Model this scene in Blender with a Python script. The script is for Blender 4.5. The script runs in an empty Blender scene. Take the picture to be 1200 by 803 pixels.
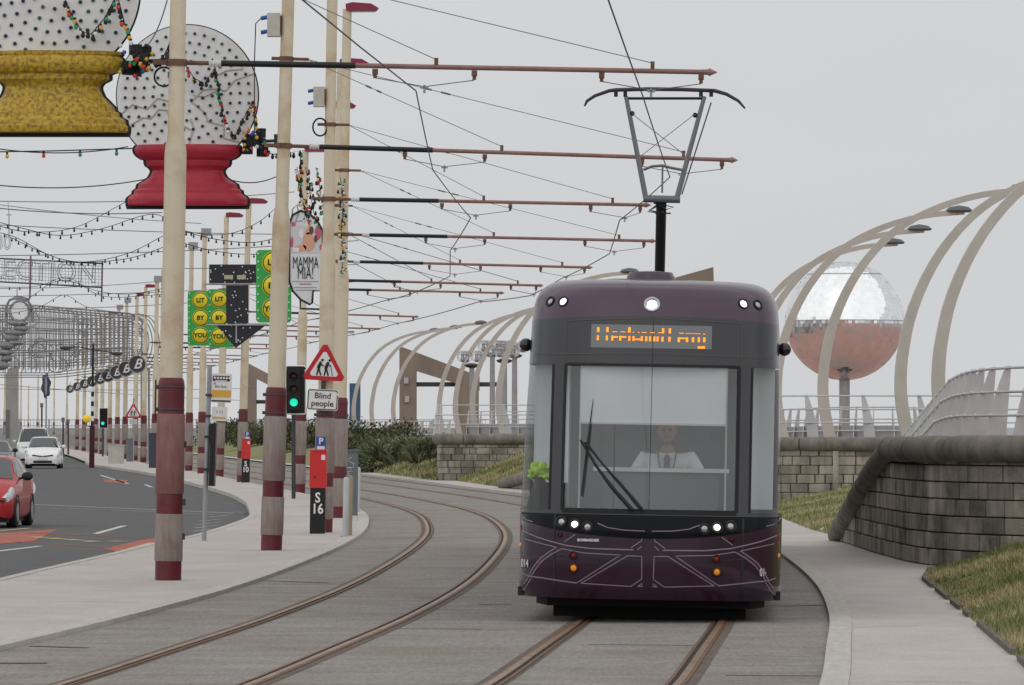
import bpy, bmesh, math, random
from mathutils import Vector, Matrix
random.seed(7)
R = math.radians
C = bpy.context.scene.collection
SC = bpy.context.scene

# ------------------------------------------------------------ camera, sky, sun, exposure
F, H0, XC, YH = 6000.0, 1.92, 600.0, 500.0      # focal length (px of a 1200 px wide frame), eye height, image centre, horizon row
cam_d = bpy.data.cameras.new('camera'); cam = bpy.data.objects.new('camera', cam_d); C.objects.link(cam)
cam.location = (0, 0, H0); cam.rotation_euler = (R(90), 0, 0)
cam_d.sensor_width = 36; cam_d.lens = F / 1200 * 36; cam_d.shift_y = (YH - 401.5) / 1200
cam_d.clip_start = 0.5; cam_d.clip_end = 9000
SC.camera = cam
w = bpy.data.worlds.new('World'); SC.world = w; w.use_nodes = True
nt = w.node_tree; bg = nt.nodes['Background']
sky = nt.nodes.new('ShaderNodeTexSky'); sky.sky_type = 'NISHITA'; sky.sun_disc = False
sky.sun_elevation = R(44); sky.sun_rotation = R(200); sky.dust_density = 5; sky.air_density = 1.5
hs = nt.nodes.new('ShaderNodeHueSaturation'); hs.inputs['Saturation'].default_value = 0.12; hs.inputs['Value'].default_value = 1.0
nt.links.new(sky.outputs[0], hs.inputs['Color'])
mx = nt.nodes.new('ShaderNodeMix'); mx.data_type = 'RGBA'; mx.inputs[0].default_value = 0.93      # overcast: nearly even cloud over a washed out sky
nt.links.new(hs.outputs[0], mx.inputs[6]); mx.inputs[7].default_value = (6.62, 6.74, 6.84, 1)
cn = nt.nodes.new('ShaderNodeTexNoise'); cn.inputs['Scale'].default_value = 3.5; cn.inputs['Detail'].default_value = 5; ctc = nt.nodes.new('ShaderNodeTexCoord'); cmap = nt.nodes.new('ShaderNodeMapping'); cmap.inputs['Scale'].default_value = (1, 1, 3.5)
nt.links.new(ctc.outputs['Generated'], cmap.inputs[0]); nt.links.new(cmap.outputs[0], cn.inputs['Vector'])
cr = nt.nodes.new('ShaderNodeMapRange'); cr.inputs[1].default_value = .3; cr.inputs[2].default_value = .7; cr.inputs[3].default_value = .955; cr.inputs[4].default_value = 1.045; nt.links.new(cn.outputs[0], cr.inputs[0])
ch = nt.nodes.new('ShaderNodeHueSaturation'); nt.links.new(mx.outputs[2], ch.inputs['Color']); nt.links.new(cr.outputs[0], ch.inputs['Value'])
nt.links.new(ch.outputs[0], bg.inputs['Color']); bg.inputs['Strength'].default_value = 0.1
sd = bpy.data.lights.new('sun', 'SUN'); sun = bpy.data.objects.new('sun', sd); C.objects.link(sun)
sd.energy = 1.05; sd.angle = R(170); sd.color = (1, .97, .93)
sun.rotation_euler = (R(46), 0, R(-18))
SC.cycles.transparent_max_bounces = 32
vs = SC.view_settings; vs.view_transform = 'Standard'; vs.look = 'None'; vs.exposure = 0.0; vs.gamma = 1; vs.use_curve_mapping = False

# ------------------------------------------------------------ helpers
def G(x, y, z=0.0):
    d = F * (H0 - z) / (y - YH); return Vector(((x - XC) * d / F, d, z))
def P(x, y, d): return Vector(((x - XC) * d / F, d, H0 + (YH - y) * d / F))
def lerp(a, b, t): return a + (b - a) * t
def interp(tab, x):
    if x <= tab[0][0]: return tab[0][1]
    for (a, fa), (b, fb) in zip(tab, tab[1:]):
        if x <= b: return fa + (fb - fa) * (x - a) / (b - a)
    return tab[-1][1]
def hermite(tab, x):
    n = len(tab)
    if x <= tab[0][0]: i = 0
    elif x >= tab[-1][0]: i = n - 2
    else: i = next(k for k in range(n - 1) if x <= tab[k + 1][0])
    def sl(k):
        a, b = max(k - 1, 0), min(k + 1, n - 1); return (tab[b][1] - tab[a][1]) / (tab[b][0] - tab[a][0])
    (x0, y0), (x1, y1) = tab[i], tab[i + 1]; h = x1 - x0; t = (x - x0) / h
    if t < 0 or t > 1: return (y0 if t < 0 else y1) + sl(i if t < 0 else i + 1) * (x - (x0 if t < 0 else x1))
    return (2*t**3-3*t*t+1)*y0 + (t**3-2*t*t+t)*h*sl(i) + (-2*t**3+3*t*t)*y1 + (t**3-t*t)*h*sl(i+1)

MATS = {}
def M(name, c1, c2=None, scale=4.0, rough=.7, metal=0.0, bump=0.0, bscale=60.0, spec=.35, pos=True, stretch=(1, 1, 1), lo=.35, hi=.65, emit=0, coat=0, c3=None, s3=1.0, w3=.5, grain=0, gscale=28, gst=(1,.10,1), rnd=0):
    if name in MATS: return MATS[name]
    m = bpy.data.materials.new(name); m.use_nodes = True; t = m.node_tree; b = t.nodes['Principled BSDF']
    b.inputs['Base Color'].default_value = (*c1, 1); b.inputs['Roughness'].default_value = rough; b.inputs['Metallic'].default_value = metal
    b.inputs['Specular IOR Level'].default_value = spec; b.inputs['Coat Weight'].default_value = coat; b.inputs['Coat Roughness'].default_value = .04
    if emit: b.inputs['Emission Color'].default_value = (*c1, 1); b.inputs['Emission Strength'].default_value = emit
    if c2 or bump:
        if pos: vec = t.nodes.new('ShaderNodeNewGeometry').outputs['Position']
        else:
            tc = t.nodes.new('ShaderNodeTexCoord'); oi = t.nodes.new('ShaderNodeObjectInfo'); ad = t.nodes.new('ShaderNodeVectorMath'); ad.operation = 'MULTIPLY_ADD'
            t.links.new(oi.outputs['Random'], ad.inputs[0]); ad.inputs[1].default_value = (37, 53, 71); t.links.new(tc.outputs['Object'], ad.inputs[2]); vec = ad.outputs[0]
        mp = t.nodes.new('ShaderNodeMapping'); mp.inputs['Scale'].default_value = stretch; t.links.new(vec, mp.inputs[0])
    def noise(sc, src, lo_, hi_, det=6):
        n = t.nodes.new('ShaderNodeTexNoise'); n.inputs['Scale'].default_value = sc; n.inputs['Detail'].default_value = det; n.inputs['Roughness'].default_value = .65
        t.links.new(src, n.inputs['Vector']); r = t.nodes.new('ShaderNodeMapRange'); r.inputs[1].default_value = lo_; r.inputs[2].default_value = hi_
        t.links.new(n.outputs[0], r.inputs[0]); return r.outputs[0], n.outputs[0]
    if c2:
        f_, _ = noise(scale, mp.outputs[0], lo, hi)
        k = t.nodes.new('ShaderNodeMix'); k.data_type = 'RGBA'; t.links.new(f_, k.inputs[0]); k.inputs[6].default_value = (*c1, 1); k.inputs[7].default_value = (*c2, 1)
        out = k.outputs[2]
        if c3:
            f3, _ = noise(s3, vec, .5, .72); k2 = t.nodes.new('ShaderNodeMix'); k2.data_type = 'RGBA'
            ml = t.nodes.new('ShaderNodeMath'); ml.operation = 'MULTIPLY'; ml.inputs[1].default_value = w3; t.links.new(f3, ml.inputs[0])
            t.links.new(ml.outputs[0], k2.inputs[0]); t.links.new(out, k2.inputs[6]); k2.inputs[7].default_value = (*c3, 1); out = k2.outputs[2]
        def mul(src, fac, lo_, hi_):
            r = t.nodes.new('ShaderNodeMapRange'); r.inputs[3].default_value = lo_; r.inputs[4].default_value = hi_; t.links.new(fac, r.inputs[0])
            hv = t.nodes.new('ShaderNodeHueSaturation'); t.links.new(src, hv.inputs['Color']); t.links.new(r.outputs[0], hv.inputs['Value']); return hv.outputs[0]
        if grain:
            gm = t.nodes.new('ShaderNodeMapping'); gm.inputs['Scale'].default_value = gst; t.links.new(vec, gm.inputs[0]); fg, _ = noise(gscale, gm.outputs[0], .25, .75, 4); out = mul(out, fg, 1-grain, 1+grain)
        if rnd: out = mul(out, t.nodes.new('ShaderNodeObjectInfo').outputs['Random'], 1-rnd, 1+rnd)
        t.links.new(out, b.inputs['Base Color'])
    if bump:
        _, nb = noise(bscale, vec, 0, 1, 4); bp = t.nodes.new('ShaderNodeBump'); bp.inputs['Strength'].default_value = bump; bp.inputs['Distance'].default_value = .02
        t.links.new(nb, bp.inputs['Height']); t.links.new(bp.outputs[0], b.inputs['Normal'])
    MATS[name] = m; return m
def GLASS(name, tint, refl=1.0, base=0.0):
    if name in MATS: return MATS[name]
    m = bpy.data.materials.new(name); m.use_nodes = True; t = m.node_tree; t.nodes.remove(t.nodes['Principled BSDF'])
    tr = t.nodes.new('ShaderNodeBsdfTransparent'); tr.inputs[0].default_value = (*tint, 1); gl = t.nodes.new('ShaderNodeBsdfGlossy'); gl.inputs['Roughness'].default_value = .03
    fr = t.nodes.new('ShaderNodeFresnel'); fr.inputs[0].default_value = 1.52
    ml = t.nodes.new('ShaderNodeMath'); ml.operation = 'MULTIPLY_ADD'; ml.inputs[1].default_value = refl; ml.inputs[2].default_value = base; ml.use_clamp = True
    t.links.new(fr.outputs[0], ml.inputs[0]); mixs = t.nodes.new('ShaderNodeMixShader')
    t.links.new(ml.outputs[0], mixs.inputs[0]); t.links.new(tr.outputs[0], mixs.inputs[1]); t.links.new(gl.outputs[0], mixs.inputs[2])
    t.links.new(mixs.outputs[0], t.nodes['Material Output'].inputs[0]); MATS[name] = m; return m

class MB:
    def __init__(s): s.v = []; s.f = []; s.m = []
    def add(s, vs_, fs, mi=0):
        o = len(s.v); s.v += [tuple(v) for v in vs_]; s.f += [tuple(i + o for i in f) for f in fs]; s.m += [mi] * len(fs); return s
    def box(s, c, d, rz=0, mi=0, mat=None):
        hx, hy, hz = d[0]/2, d[1]/2, d[2]/2; mt = mat or Matrix.Rotation(rz, 3, 'Z')
        vs_ = [Vector(c) + mt @ Vector((x*hx, y*hy, z*hz)) for x in (-1, 1) for y in (-1, 1) for z in (-1, 1)]
        return s.add(vs_, [(0,1,3,2),(4,6,7,5),(0,4,5,1),(2,3,7,6),(0,2,6,4),(1,5,7,3)], mi)
    def tube(s, pts, r, n=8, mi=0, caps=True):
        pts = [Vector(p) for p in pts]; rs = r if isinstance(r, (list, tuple)) else [r]*len(pts); rings = []
        prev = None
        for i, p in enumerate(pts):
            d = (pts[min(i+1, len(pts)-1)] - pts[max(i-1, 0)]).normalized()
            if prev is None:
                u = d.cross(Vector((0, 0, 1)) if abs(d.z) < .9 else Vector((1, 0, 0))).normalized()
            else: u = (prev - d * prev.dot(d)).normalized()
            prev = u; v = d.cross(u)
            rings.append([p + (u*math.cos(2*math.pi*k/n) + v*math.sin(2*math.pi*k/n))*rs[i] for k in range(n)])
        vs_ = [q for r_ in rings for q in r_]; fs = []
        for i in range(len(pts)-1):
            for k in range(n): fs.append((i*n+k, i*n+(k+1)%n, (i+1)*n+(k+1)%n, (i+1)*n+k))
        if caps: fs += [tuple(range(n))[::-1], tuple(range((len(pts)-1)*n, len(pts)*n))]
        return s.add(vs_, fs, mi)
    def lathe(s, prof, n=24, c=(0, 0, 0), sx=1, sy=1, mi=0, caps=True):   # prof: (r, z)
        c = Vector(c); vs_ = [c + Vector((r*math.cos(2*math.pi*k/n)*sx, r*math.sin(2*math.pi*k/n)*sy, z)) for r, z in prof for k in range(n)]; fs = []
        for i in range(len(prof)-1):
            for k in range(n): fs.append((i*n+k, i*n+(k+1)%n, (i+1)*n+(k+1)%n, (i+1)*n+k))
        if caps: fs += [tuple(range(n))[::-1], tuple(range((len(prof)-1)*n, len(prof)*n))]
        return s.add(vs_, fs, mi)
    def ball(s, c, r, n=12, m=8, mi=0, sc=(1, 1, 1)):
        c = Vector(c); vs_ = [c + Vector((0, 0, -r*sc[2]))]
        for j in range(1, m):
            a = -math.pi/2 + math.pi*j/m
            for k in range(n): vs_.append(c + Vector((r*math.cos(a)*math.cos(2*math.pi*k/n)*sc[0], r*math.cos(a)*math.sin(2*math.pi*k/n)*sc[1], r*math.sin(a)*sc[2])))
        vs_.append(c + Vector((0, 0, r*sc[2]))); fs = []; L = len(vs_)-1
        for k in range(n):
            fs.append((0, 1+(k+1)%n, 1+k)); fs.append((L, L-n+k, L-n+(k+1)%n))
        for j in range(m-2):
            for k in range(n): fs.append((1+j*n+k, 1+j*n+(k+1)%n, 1+(j+1)*n+(k+1)%n, 1+(j+1)*n+k))
        return s.add(vs_, fs, mi)
    def prism(s, poly, y0, y1, mi=0):      # poly in (x, z), extruded along y
        n = len(poly); vs_ = [(x, y0, z) for x, z in poly] + [(x, y1, z) for x, z in poly]
        fs = [tuple(range(n)), tuple(range(n, 2*n))[::-1]] + [(i, i+n, (i+1)%n+n, (i+1)%n) for i in range(n)]
        return s.add(vs_, fs, mi)
    def slab(s, poly, z0, z1, mi=0):       # poly in (x, y), extruded along z
        n = len(poly); vs_ = [(x, y, z0) for x, y in poly] + [(x, y, z1) for x, y in poly]
        fs = [tuple(range(n))[::-1], tuple(range(n, 2*n))] + [(i, (i+1)%n, (i+1)%n+n, i+n) for i in range(n)]
        return s.add(vs_, fs, mi)
    def disc(s, c, r, n=20, ydepth=.02, mi=0):   # faces -y
        return s.prism([(c[0]+r*math.cos(2*math.pi*k/n), c[2]+r*math.sin(2*math.pi*k/n)) for k in range(n)], c[1], c[1]+ydepth, mi)
    def mesh(s, name, mats, smooth=False):
        me = bpy.data.meshes.new(name); me.from_pydata(s.v, [], s.f)
        for m in (mats if isinstance(mats, (list, tuple)) else [mats]): me.materials.append(m)
        me.polygons.foreach_set('material_index', s.m)
        b = bmesh.new(); b.from_mesh(me); bmesh.ops.recalc_face_normals(b, faces=b.faces); b.to_mesh(me); b.free()
        if smooth:
            me.polygons.foreach_set('use_smooth', [True]*len(me.polygons)); me.set_sharp_from_angle(angle=R(40))
        return me
    def build(s, name, mats, parent=None, smooth=False, loc=None):
        o = bpy.data.objects.new(name, s.mesh(name, mats, smooth)); C.objects.link(o)
        if parent: o.parent = parent
        if loc: o.location = loc
        return o
def tag(o, label=None, cat=None, group=None, kind=None):
    if label: o['label'] = label
    if cat: o['category'] = cat
    if group: o['group'] = group
    if kind: o['kind'] = kind
    return o
def empty(name, loc, rot=(0, 0, 0), label=None, cat=None, group=None):
    o = bpy.data.objects.new(name, None); C.objects.link(o); o.location = loc; o.rotation_euler = rot; o.empty_display_size = .1
    return tag(o, label, cat, group)
def inst(me, name, parent=None, loc=(0, 0, 0), rot=(0, 0, 0), scale=(1, 1, 1)):
    o = bpy.data.objects.new(name, me); C.objects.link(o); o.parent = parent; o.location = loc; o.rotation_euler = rot; o.scale = scale; return o
def text(name, s_, size, mat, parent, loc, rot=(R(90), 0, 0), depth=.004, outline=0, sx=1.0, bold=0.0, align='CENTER', shear=0):
    cu = bpy.data.curves.new(name, 'FONT'); cu.body = s_; cu.size = size; cu.align_x = align; cu.align_y = 'CENTER'; cu.extrude = depth; cu.offset = bold; cu.shear = shear
    cu.resolution_u = 3
    if outline: cu.fill_mode = 'NONE'; cu.bevel_depth = outline; cu.extrude = 0; cu.bevel_resolution = 0
    o = bpy.data.objects.new(name, cu); C.objects.link(o); dg = bpy.context.evaluated_depsgraph_get()
    me = bpy.data.meshes.new_from_object(o.evaluated_get(dg)); bpy.data.objects.remove(o); me.materials.clear(); me.materials.append(mat)
    return inst(me, name, parent, loc, rot, (sx, 1, 1))
def sag(p0, p1, s_, n=14): 
    p0, p1 = Vector(p0), Vector(p1); return [p0.lerp(p1, k/n) - Vector((0, 0, s_*4*(k/n)*(1-k/n))) for k in range(n+1)]

# ------------------------------------------------------------ materials
ASPH = M('asphalt', (.105,.105,.108), (.085,.086,.09), 1.2, .85, bump=.35, bscale=45, c3=(.11,.108,.105), s3=.25, grain=.22, gscale=30)
BED = M('track_bed_surface', (.30,.275,.255), (.205,.188,.175), 1.6, .9, bump=.9, bscale=26, stretch=(.5,.8,1), c3=(.20,.15,.112), s3=.35, w3=.7, lo=.3, hi=.7, grain=.22, gscale=34)
PAVE = M('pale_pavement', (.505,.462,.438), (.43,.393,.373), .9, .9, bump=.35, bscale=40, c3=(.34,.315,.30), s3=.3, stretch=(1,.5,1), grain=.10, gscale=34)
KERB = M('kerb_concrete', (.52,.485,.45), (.42,.395,.37), 3, .9, bump=.3, pos=False)
RUST = M('rail_rust', (.20,.105,.055), (.12,.065,.04), 6, .55, .4, bump=.2)
RAILTOP = M('rail_steel', (.32,.225,.155), (.19,.105,.06), 3, .45, .35)
BEDDING = M('rail_bedding', (.15,.115,.09), (.10,.08,.065), 3, .9, bump=.4)
GROUND = M('far_ground', (.24,.235,.22), (.18,.18,.17), .05, .95)
SEA = M('sea_water', (.16,.18,.19), (.2,.22,.225), .02, .35)
REDTAR = M('red_promenade', (.40,.225,.19), (.34,.20,.17), .15, .9, c3=(.23,.215,.19), s3=.13, w3=1.0)
STONE = M('weathered_block', (.42,.375,.315), (.22,.20,.17), 1.8, .95, bump=.8, bscale=22, stretch=(1.5,1.5,.35), c3=(.075,.07,.06), s3=.9, w3=.85, rnd=.32)
STONE_D = M('coping_stone_mat', (.25,.23,.195), (.14,.13,.112), 2.2, .95, bump=.7, bscale=25, stretch=(1.6,1.6,.4), c3=(.06,.056,.05), s3=1.2, w3=.7)
MORTAR = M('mortar', (.20,.18,.155), (.12,.11,.095), 4, .95)
GRASSB = M('bank_soil', (.20,.20,.085), (.26,.22,.12), .9, .95, bump=.8, bscale=30, c3=(.09,.115,.035), s3=.6)
G1 = M('grass_blade_green', (.13,.165,.05)); G2 = M('grass_blade_olive', (.25,.24,.105)); G3 = M('grass_blade_dry', (.42,.35,.2))
LEAFD = M('leaf_dark', (.065,.075,.04), (.085,.10,.05), 3); LEAFM = M('leaf_mid', (.10,.125,.055), (.13,.15,.075), 3); LEAFP = M('leaf_pale', (.27,.29,.19), (.19,.22,.13), 3); LEAFB = M('leaf_brown', (.13,.10,.065))
CREAM = M('cream_paint', (.66,.59,.45), (.60,.525,.385), 2.2, .5, stretch=(1.5,1.5,.3), c3=(.40,.20,.07), s3=1.25, w3=.62)
MAROON = M('maroon_paint', (.135,.018,.026), (.105,.016,.022), 5, .42, c3=(.2,.08,.075), s3=3, w3=.35)
CLAD = M('weathered_cladding', (.33,.285,.26), (.25,.205,.185), 9, .85, bump=.4, stretch=(2,2,.3), c3=(.22,.10,.09), s3=1.3, w3=.6)
CLADR = M('reddish_cladding', (.26,.13,.12), (.21,.09,.088), 8, .75, bump=.3, stretch=(2,2,.4), c3=(.30,.2,.17), s3=2.2, w3=.5)
RUSTRED = M('rust_red_pipe', (.30,.175,.155), (.22,.12,.108), 4, .6)
RUSTC = M('rusty_clamp', (.20,.11,.075), (.12,.06,.045), 9, .8)
BLACK = M('black_plastic', (.012,.012,.014), rough=.45); CABLE = M('cable_black', (.015,.014,.018), rough=.6); WIREG = M('wire_grey', (.16,.165,.17), rough=.5)
DARKM = M('dark_metal', (.055,.057,.06), (.04,.04,.043), 6, .5); STEEL = M('grey_steel', (.36,.37,.38), (.29,.30,.31), 3, .45, .35); STEELP = M('pale_galvanised', (.56,.57,.575), (.46,.47,.48), 2, .45, .2)
WHITE = M('white_paint', (.78,.78,.77), (.72,.72,.72), 3, .5); OFFW = M('weathered_white', (.76,.765,.765), (.68,.68,.68), 2.5, .5, c3=(.5,.45,.38), s3=2.4, w3=.35)
LINEW = M('road_white', (.62,.62,.60), (.34,.34,.33), 5, .85, lo=.4, hi=.7); LINEY = M('road_yellow', (.60,.46,.20), (.42,.34,.18), 5, .85); REDROAD = M('red_road', (.40,.13,.085), (.30,.10,.07), 2, .9)
SIGNRED = M('sign_red', (.50,.018,.03), rough=.4); BRED = M('bright_red', (.60,.03,.03), rough=.4); GREEN = M('panel_green', (.045,.42,.085), (.04,.36,.075), 3, .5); YELLOW = M('panel_yellow', (.80,.70,.03), (.72,.60,.02), 3, .45)
BLUE = M('sign_blue', (.02,.09,.36), rough=.4); ORANGE = M('amber_plastic', (.8,.25,.02), rough=.3); LANT = M('lantern_maroon', (.25,.022,.055), rough=.4)
RIBM = M('rib_pale_metal', (.50,.475,.43), (.44,.42,.38), 1.2, .5); RIBE = M('dark_rib_lamp', (.10,.105,.12), rough=.5)
CONC = M('brown_concrete', (.28,.235,.185), (.21,.18,.145), .7, .95, bump=.4, bscale=6, stretch=(1,1,.4))
# ------------------------------------------------------------ alignment of the line
LT = [(0,-6.2),(20,-4.25),(38.5,-2.72),(45,-2.27),(52.5,-1.78),(63,-1.30),(75,-1.00),(87,-.84),(96,-.87),(108,-1.15),(116,-1.5),(125,-2.1),(142,-3.6),(160,-5.5),(177,-7.3),(202,-9.9),(245,-14.6),(300,-20.5),(400,-31.5),(700,-65)]
TS = 3.23
def Lc(y): return hermite(LT, y)
def slope(y): return (Lc(y+.5) - Lc(y-.5))
def off(y, d):                      # point at lateral offset d from the left track centre
    s_ = slope(y); n = math.hypot(1, s_); return (Lc(y) + d/n, y - d*s_/n)
KOFF = [(0,5.03),(112,5.03),(145,4.45),(700,4.45)]
KL = [(0,-2.3),(45,-2.15),(60,-1.95),(80,-1.85),(700,-1.8)]
YS = [8 + 2*k for k in range(70)] + [150 + 5*k for k in range(30)] + [310 + 15*k for k in range(25)]
ZB, ZR = -.04, -.10
def sheet(name, left, right, z, mat, ys, parent=None):
    mb = MB(); vs_ = []
    for y in ys:
        a, b = left(y), right(y); vs_ += [(a[0], a[1], z), (b[0], b[1], z)]
    mb.add(vs_, [(2*i, 2*i+1, 2*i+3, 2*i+2) for i in range(len(ys)-1)]); return mb.build(name, mat, parent)
g = MB(); g.add([(-4000,-200,-.16),(4000,-200,-.16),(4000,8000,-.16),(-4000,8000,-.16)], [(0,1,2,3)]); tag(g.build('ground', GROUND), kind='structure')
s = MB(); s.add([(82,20,-.1),(4000,20,-.1),(4000,7900,-.1),(82,7900,-.1)], [(0,1,2,3)]); tag(s.build('sea', SEA), kind='structure')
tag(sheet('track_bed', lambda y: off(y, interp(KL, y)-.02), lambda y: off(y, interp(KOFF, y)+.02), ZB, BED, YS), kind='structure')
# rails: bedding strip, head, groove and guard lip
for k, c in enumerate((0, TS)):
    for sgn in (-1, 1):
        e = empty('grooved_rail', (0, 0, 0)); 
        tag(e, '%s-hand rail of the %s' % ('left' if sgn < 0 else 'right', 'empty tram track beside the pole pavement' if k == 0 else 'track the purple tram stands on'), 'rail')
        ctr = c + sgn*.7175
        sheet('rail_bedding', lambda y: off(y, ctr-.11), lambda y: off(y, ctr+.13), ZB+.003, BEDDING, YS, e)
        for nm, a, b, h, mt in (('rail_head', -.022, .035, .014, RAILTOP), ('guard_lip', .075, .10, .012, RUST), ('rail_flange', -.05, -.022, .010, RUST), ('rail_groove', .035, .075, .0045, M('groove_dark', (.03,.026,.022), rough=.9))):
            if sgn > 0: a, b = -b, -a
            mb = MB(); vs_ = []
            for y in YS:
                p, q = off(y, ctr+a), off(y, ctr+b); vs_ += [(*p, ZB+.002), (*p, ZB+h), (*q, ZB+h), (*q, ZB+.002)]
            fs = []
            for i in range(len(YS)-1):
                for j in range(3): fs.append((4*i+j, 4*i+j+1, 4*i+5+j, 4*i+4+j))
            mb.add(vs_, fs).build(nm, mt, e)
# road and pavements
BAY = [(0,-7.0),(40,-6.75),(64.7,-6.47),(76.8,-6.1),(84.7,-5.9),(90,-5.65),(102,-5.55),(110,-5.65),(116,-5.95),(124,-6.4),(132,-6.9),(148,-8.2),(166,-10.0),(198,-13.4),(222,-16.2),(264,-21.7),(330,-28.5),(400,-36),(700,-70)]
def bay(y): return hermite(BAY, y)
tag(sheet('road', lambda y: (bay(y)-17, y), lambda y: (bay(y), y), ZR, ASPH, YS), kind='structure')
pv = tag(sheet('pavement', lambda y: (bay(y)+.14, y), lambda y: (off(y, interp(KL, y)-.26)), 0, PAVE, YS), kind='structure')
tag(sheet('far_pavement', lambda y: (bay(y)-45, y), lambda y: (bay(y)-17, y), 0, PAVE, YS), kind='structure')
EB = [(0,6.2),(42,6.55),(64,6.55),(70,6.6),(88,6.8),(110,7.4),(131,8.9),(150,7.0),(160,5.9),(200,5.6),(700,5.6)]
pr = tag(sheet('promenade_path', lambda y: off(y, interp(KOFF, y)+.21), lambda y: (Lc(y)+interp(EB, y)+.3, y), 0, PAVE, YS), kind='structure')
km = {}
def kerb_run(fun, ys, wd, parent, z1=.006, z0=-.14):
    for a, b in zip(ys, ys[1:]):
        p, q = Vector((*fun(a), 0)), Vector((*fun(b), 0)); d = q - p; L = d.length - .012
        key = round(L, 1); 
        if key not in km:
            mb = MB(); mb.box((0, 0, (z0+z1)/2), (1, 1, z1-z0)); km[key] = mb.mesh('kerb_stone', KERB)
        o = inst(km[key], 'kerb_stone', parent, (p+q)/2, (0, 0, math.atan2(d.y, d.x)), (L, wd, 1))
K1 = [30 + 1.5*k for k in range(60)] + [120 + 6*k for k in range(20)]
kerb_run(lambda y: off(y, interp(KL, y)-.14), K1, .235, pv)
kerb_run(lambda y: (bay(y)+.07, y), [50 + 2*k for k in range(50)] + [150+6*k for k in range(22)], .14, pv, .008)
kerb_run(lambda y: off(y, interp(KOFF, y)+.10), K1, .215, pr)
# trench patches and expansion strips across the bed
random.seed(3)
PATCH = M('bed_patch', (.115,.11,.108), (.15,.145,.14), 4, .9); PATCHR = M('bed_iron_strip', (.15,.10,.075), (.10,.07,.06), 5, .8)
def bedstrip(name, x0, y0, x1, y1, wid, mat, z=ZB+.0045):
    a, b = G(x0, y0, z), G(x1, y1, z); d = (b-a).normalized(); n = Vector((-d.y, d.x, 0))*wid/2
    mb = MB(); mb.add([a-n, b-n, b+n, a+n], [(0,1,2,3)]); return mb.build(name, mat)
bed = bpy.data.objects['track_bed']; path = bpy.data.objects['promenade_path']; road = bpy.data.objects['road']
for x0, y0, x1, y1, wd, mt in ((35,757,103,759,.12,PATCHR),(-10,777,55,777,.2,PATCHR),(490,700,512,701,.06,PATCHR),(305,680,385,683,.1,PATCH),(560,708,600,708,.1,PATCH),(850,791,985,792,.07,PATCH),(690,755,820,756,.07,PATCH),(915,710,965,709,.1,PATCH),(440,736,566,737,.06,PATCH),(870,768,950,769,.03,PATCH)):
    bedstrip('bed_joint', x0, y0, x1, y1, wd, mt).parent = bed
for x0, y0, x1, y1 in ((1035,798,1138,799),(965,684,1048,683),(990,735,1080,733)):
    bedstrip('path_joint', x0, y0, x1, y1, .03, M('path_joint_grey', (.34,.32,.31)), .0035).parent = path
for x0, y0, x1, y1 in ((232,628.5,318,629.5),(40,704,165,706),(-5,722,60,723),(215,655,300,656),(330,611,362,611.5),(90,672,170,674)):
    bedstrip('path_joint', x0, y0, x1, y1, .03, MATS['path_joint_grey'], .0035).parent = pv
# road markings
def mark(pts, mat, z=ZR+.004, name='road_marking'):
    vs_ = [G(x, y, z) for x, y in pts]; mb = MB(); mb.add(vs_, [tuple(range(len(vs_)))]); o = mb.build(name, mat); o.parent = road; return o
def line(x0, y0, x1, y1, wid, mat, z=ZR+.004):
    o = bedstrip('road_marking', x0, y0, x1, y1, wid, mat, z); o.parent = road
mark([(-30,627),(68,620),(40,634),(-30,640)], REDROAD); mark([(120,643),(184,629),(186,640),(150,649)], REDROAD)
line(30,624.5,180,631,.12,REDROAD); line(20,635,130,641.5,.12,REDROAD)
for k in range(4): line(38+k*20, 629+k*1.6, 52+k*20, 630+k*1.6, .28, LINEY, ZR+.008)
line(130,634,143,634.5,.3,LINEY,ZR+.008); line(0,622,34,619,.15,LINEY,ZR+.008); line(155,643,181,636,.2,LINEY,ZR+.008)
line(112,625.5,146,616,.13,LINEW); line(-20,648,47,640,.14,LINEW)
line(34,591,290,602,.12,LINEW); line(34,595.5,120,597,.05,LINEW); line(130,597.5,250,603,.05,LINEW)
WORN = M('road_worn_white', (.34,.34,.335), (.11,.11,.112), 4, .9, lo=.38, hi=.6)
for k in range(5): line(236-k*3, 607+k*4, 270-k*5, 603.5+k*4, .16, WORN)
for k in range(6): line(262+k*3, 590+k*2.2, 286, 589+k*2.6, .22, WORN)
line(118,557,150,567,.12,LINEW); line(170,568,178,571,.12,LINEW); mark([(121,562),(150,562.5),(146,566),(123,565)], REDROAD)
mb = MB(); arc = [G(28+12*math.sin(a), 572-12*math.cos(a), ZR+.004) for a in [R(10+20*k) for k in range(9)]]
for p, q in zip(arc, arc[1:]):
    n = Vector((.045, 0, 0)); mb.add([p-n, p+n, q+n, q-n], [(0,1,2,3)])
mb.build('road_marking', LINEW, road)

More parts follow.
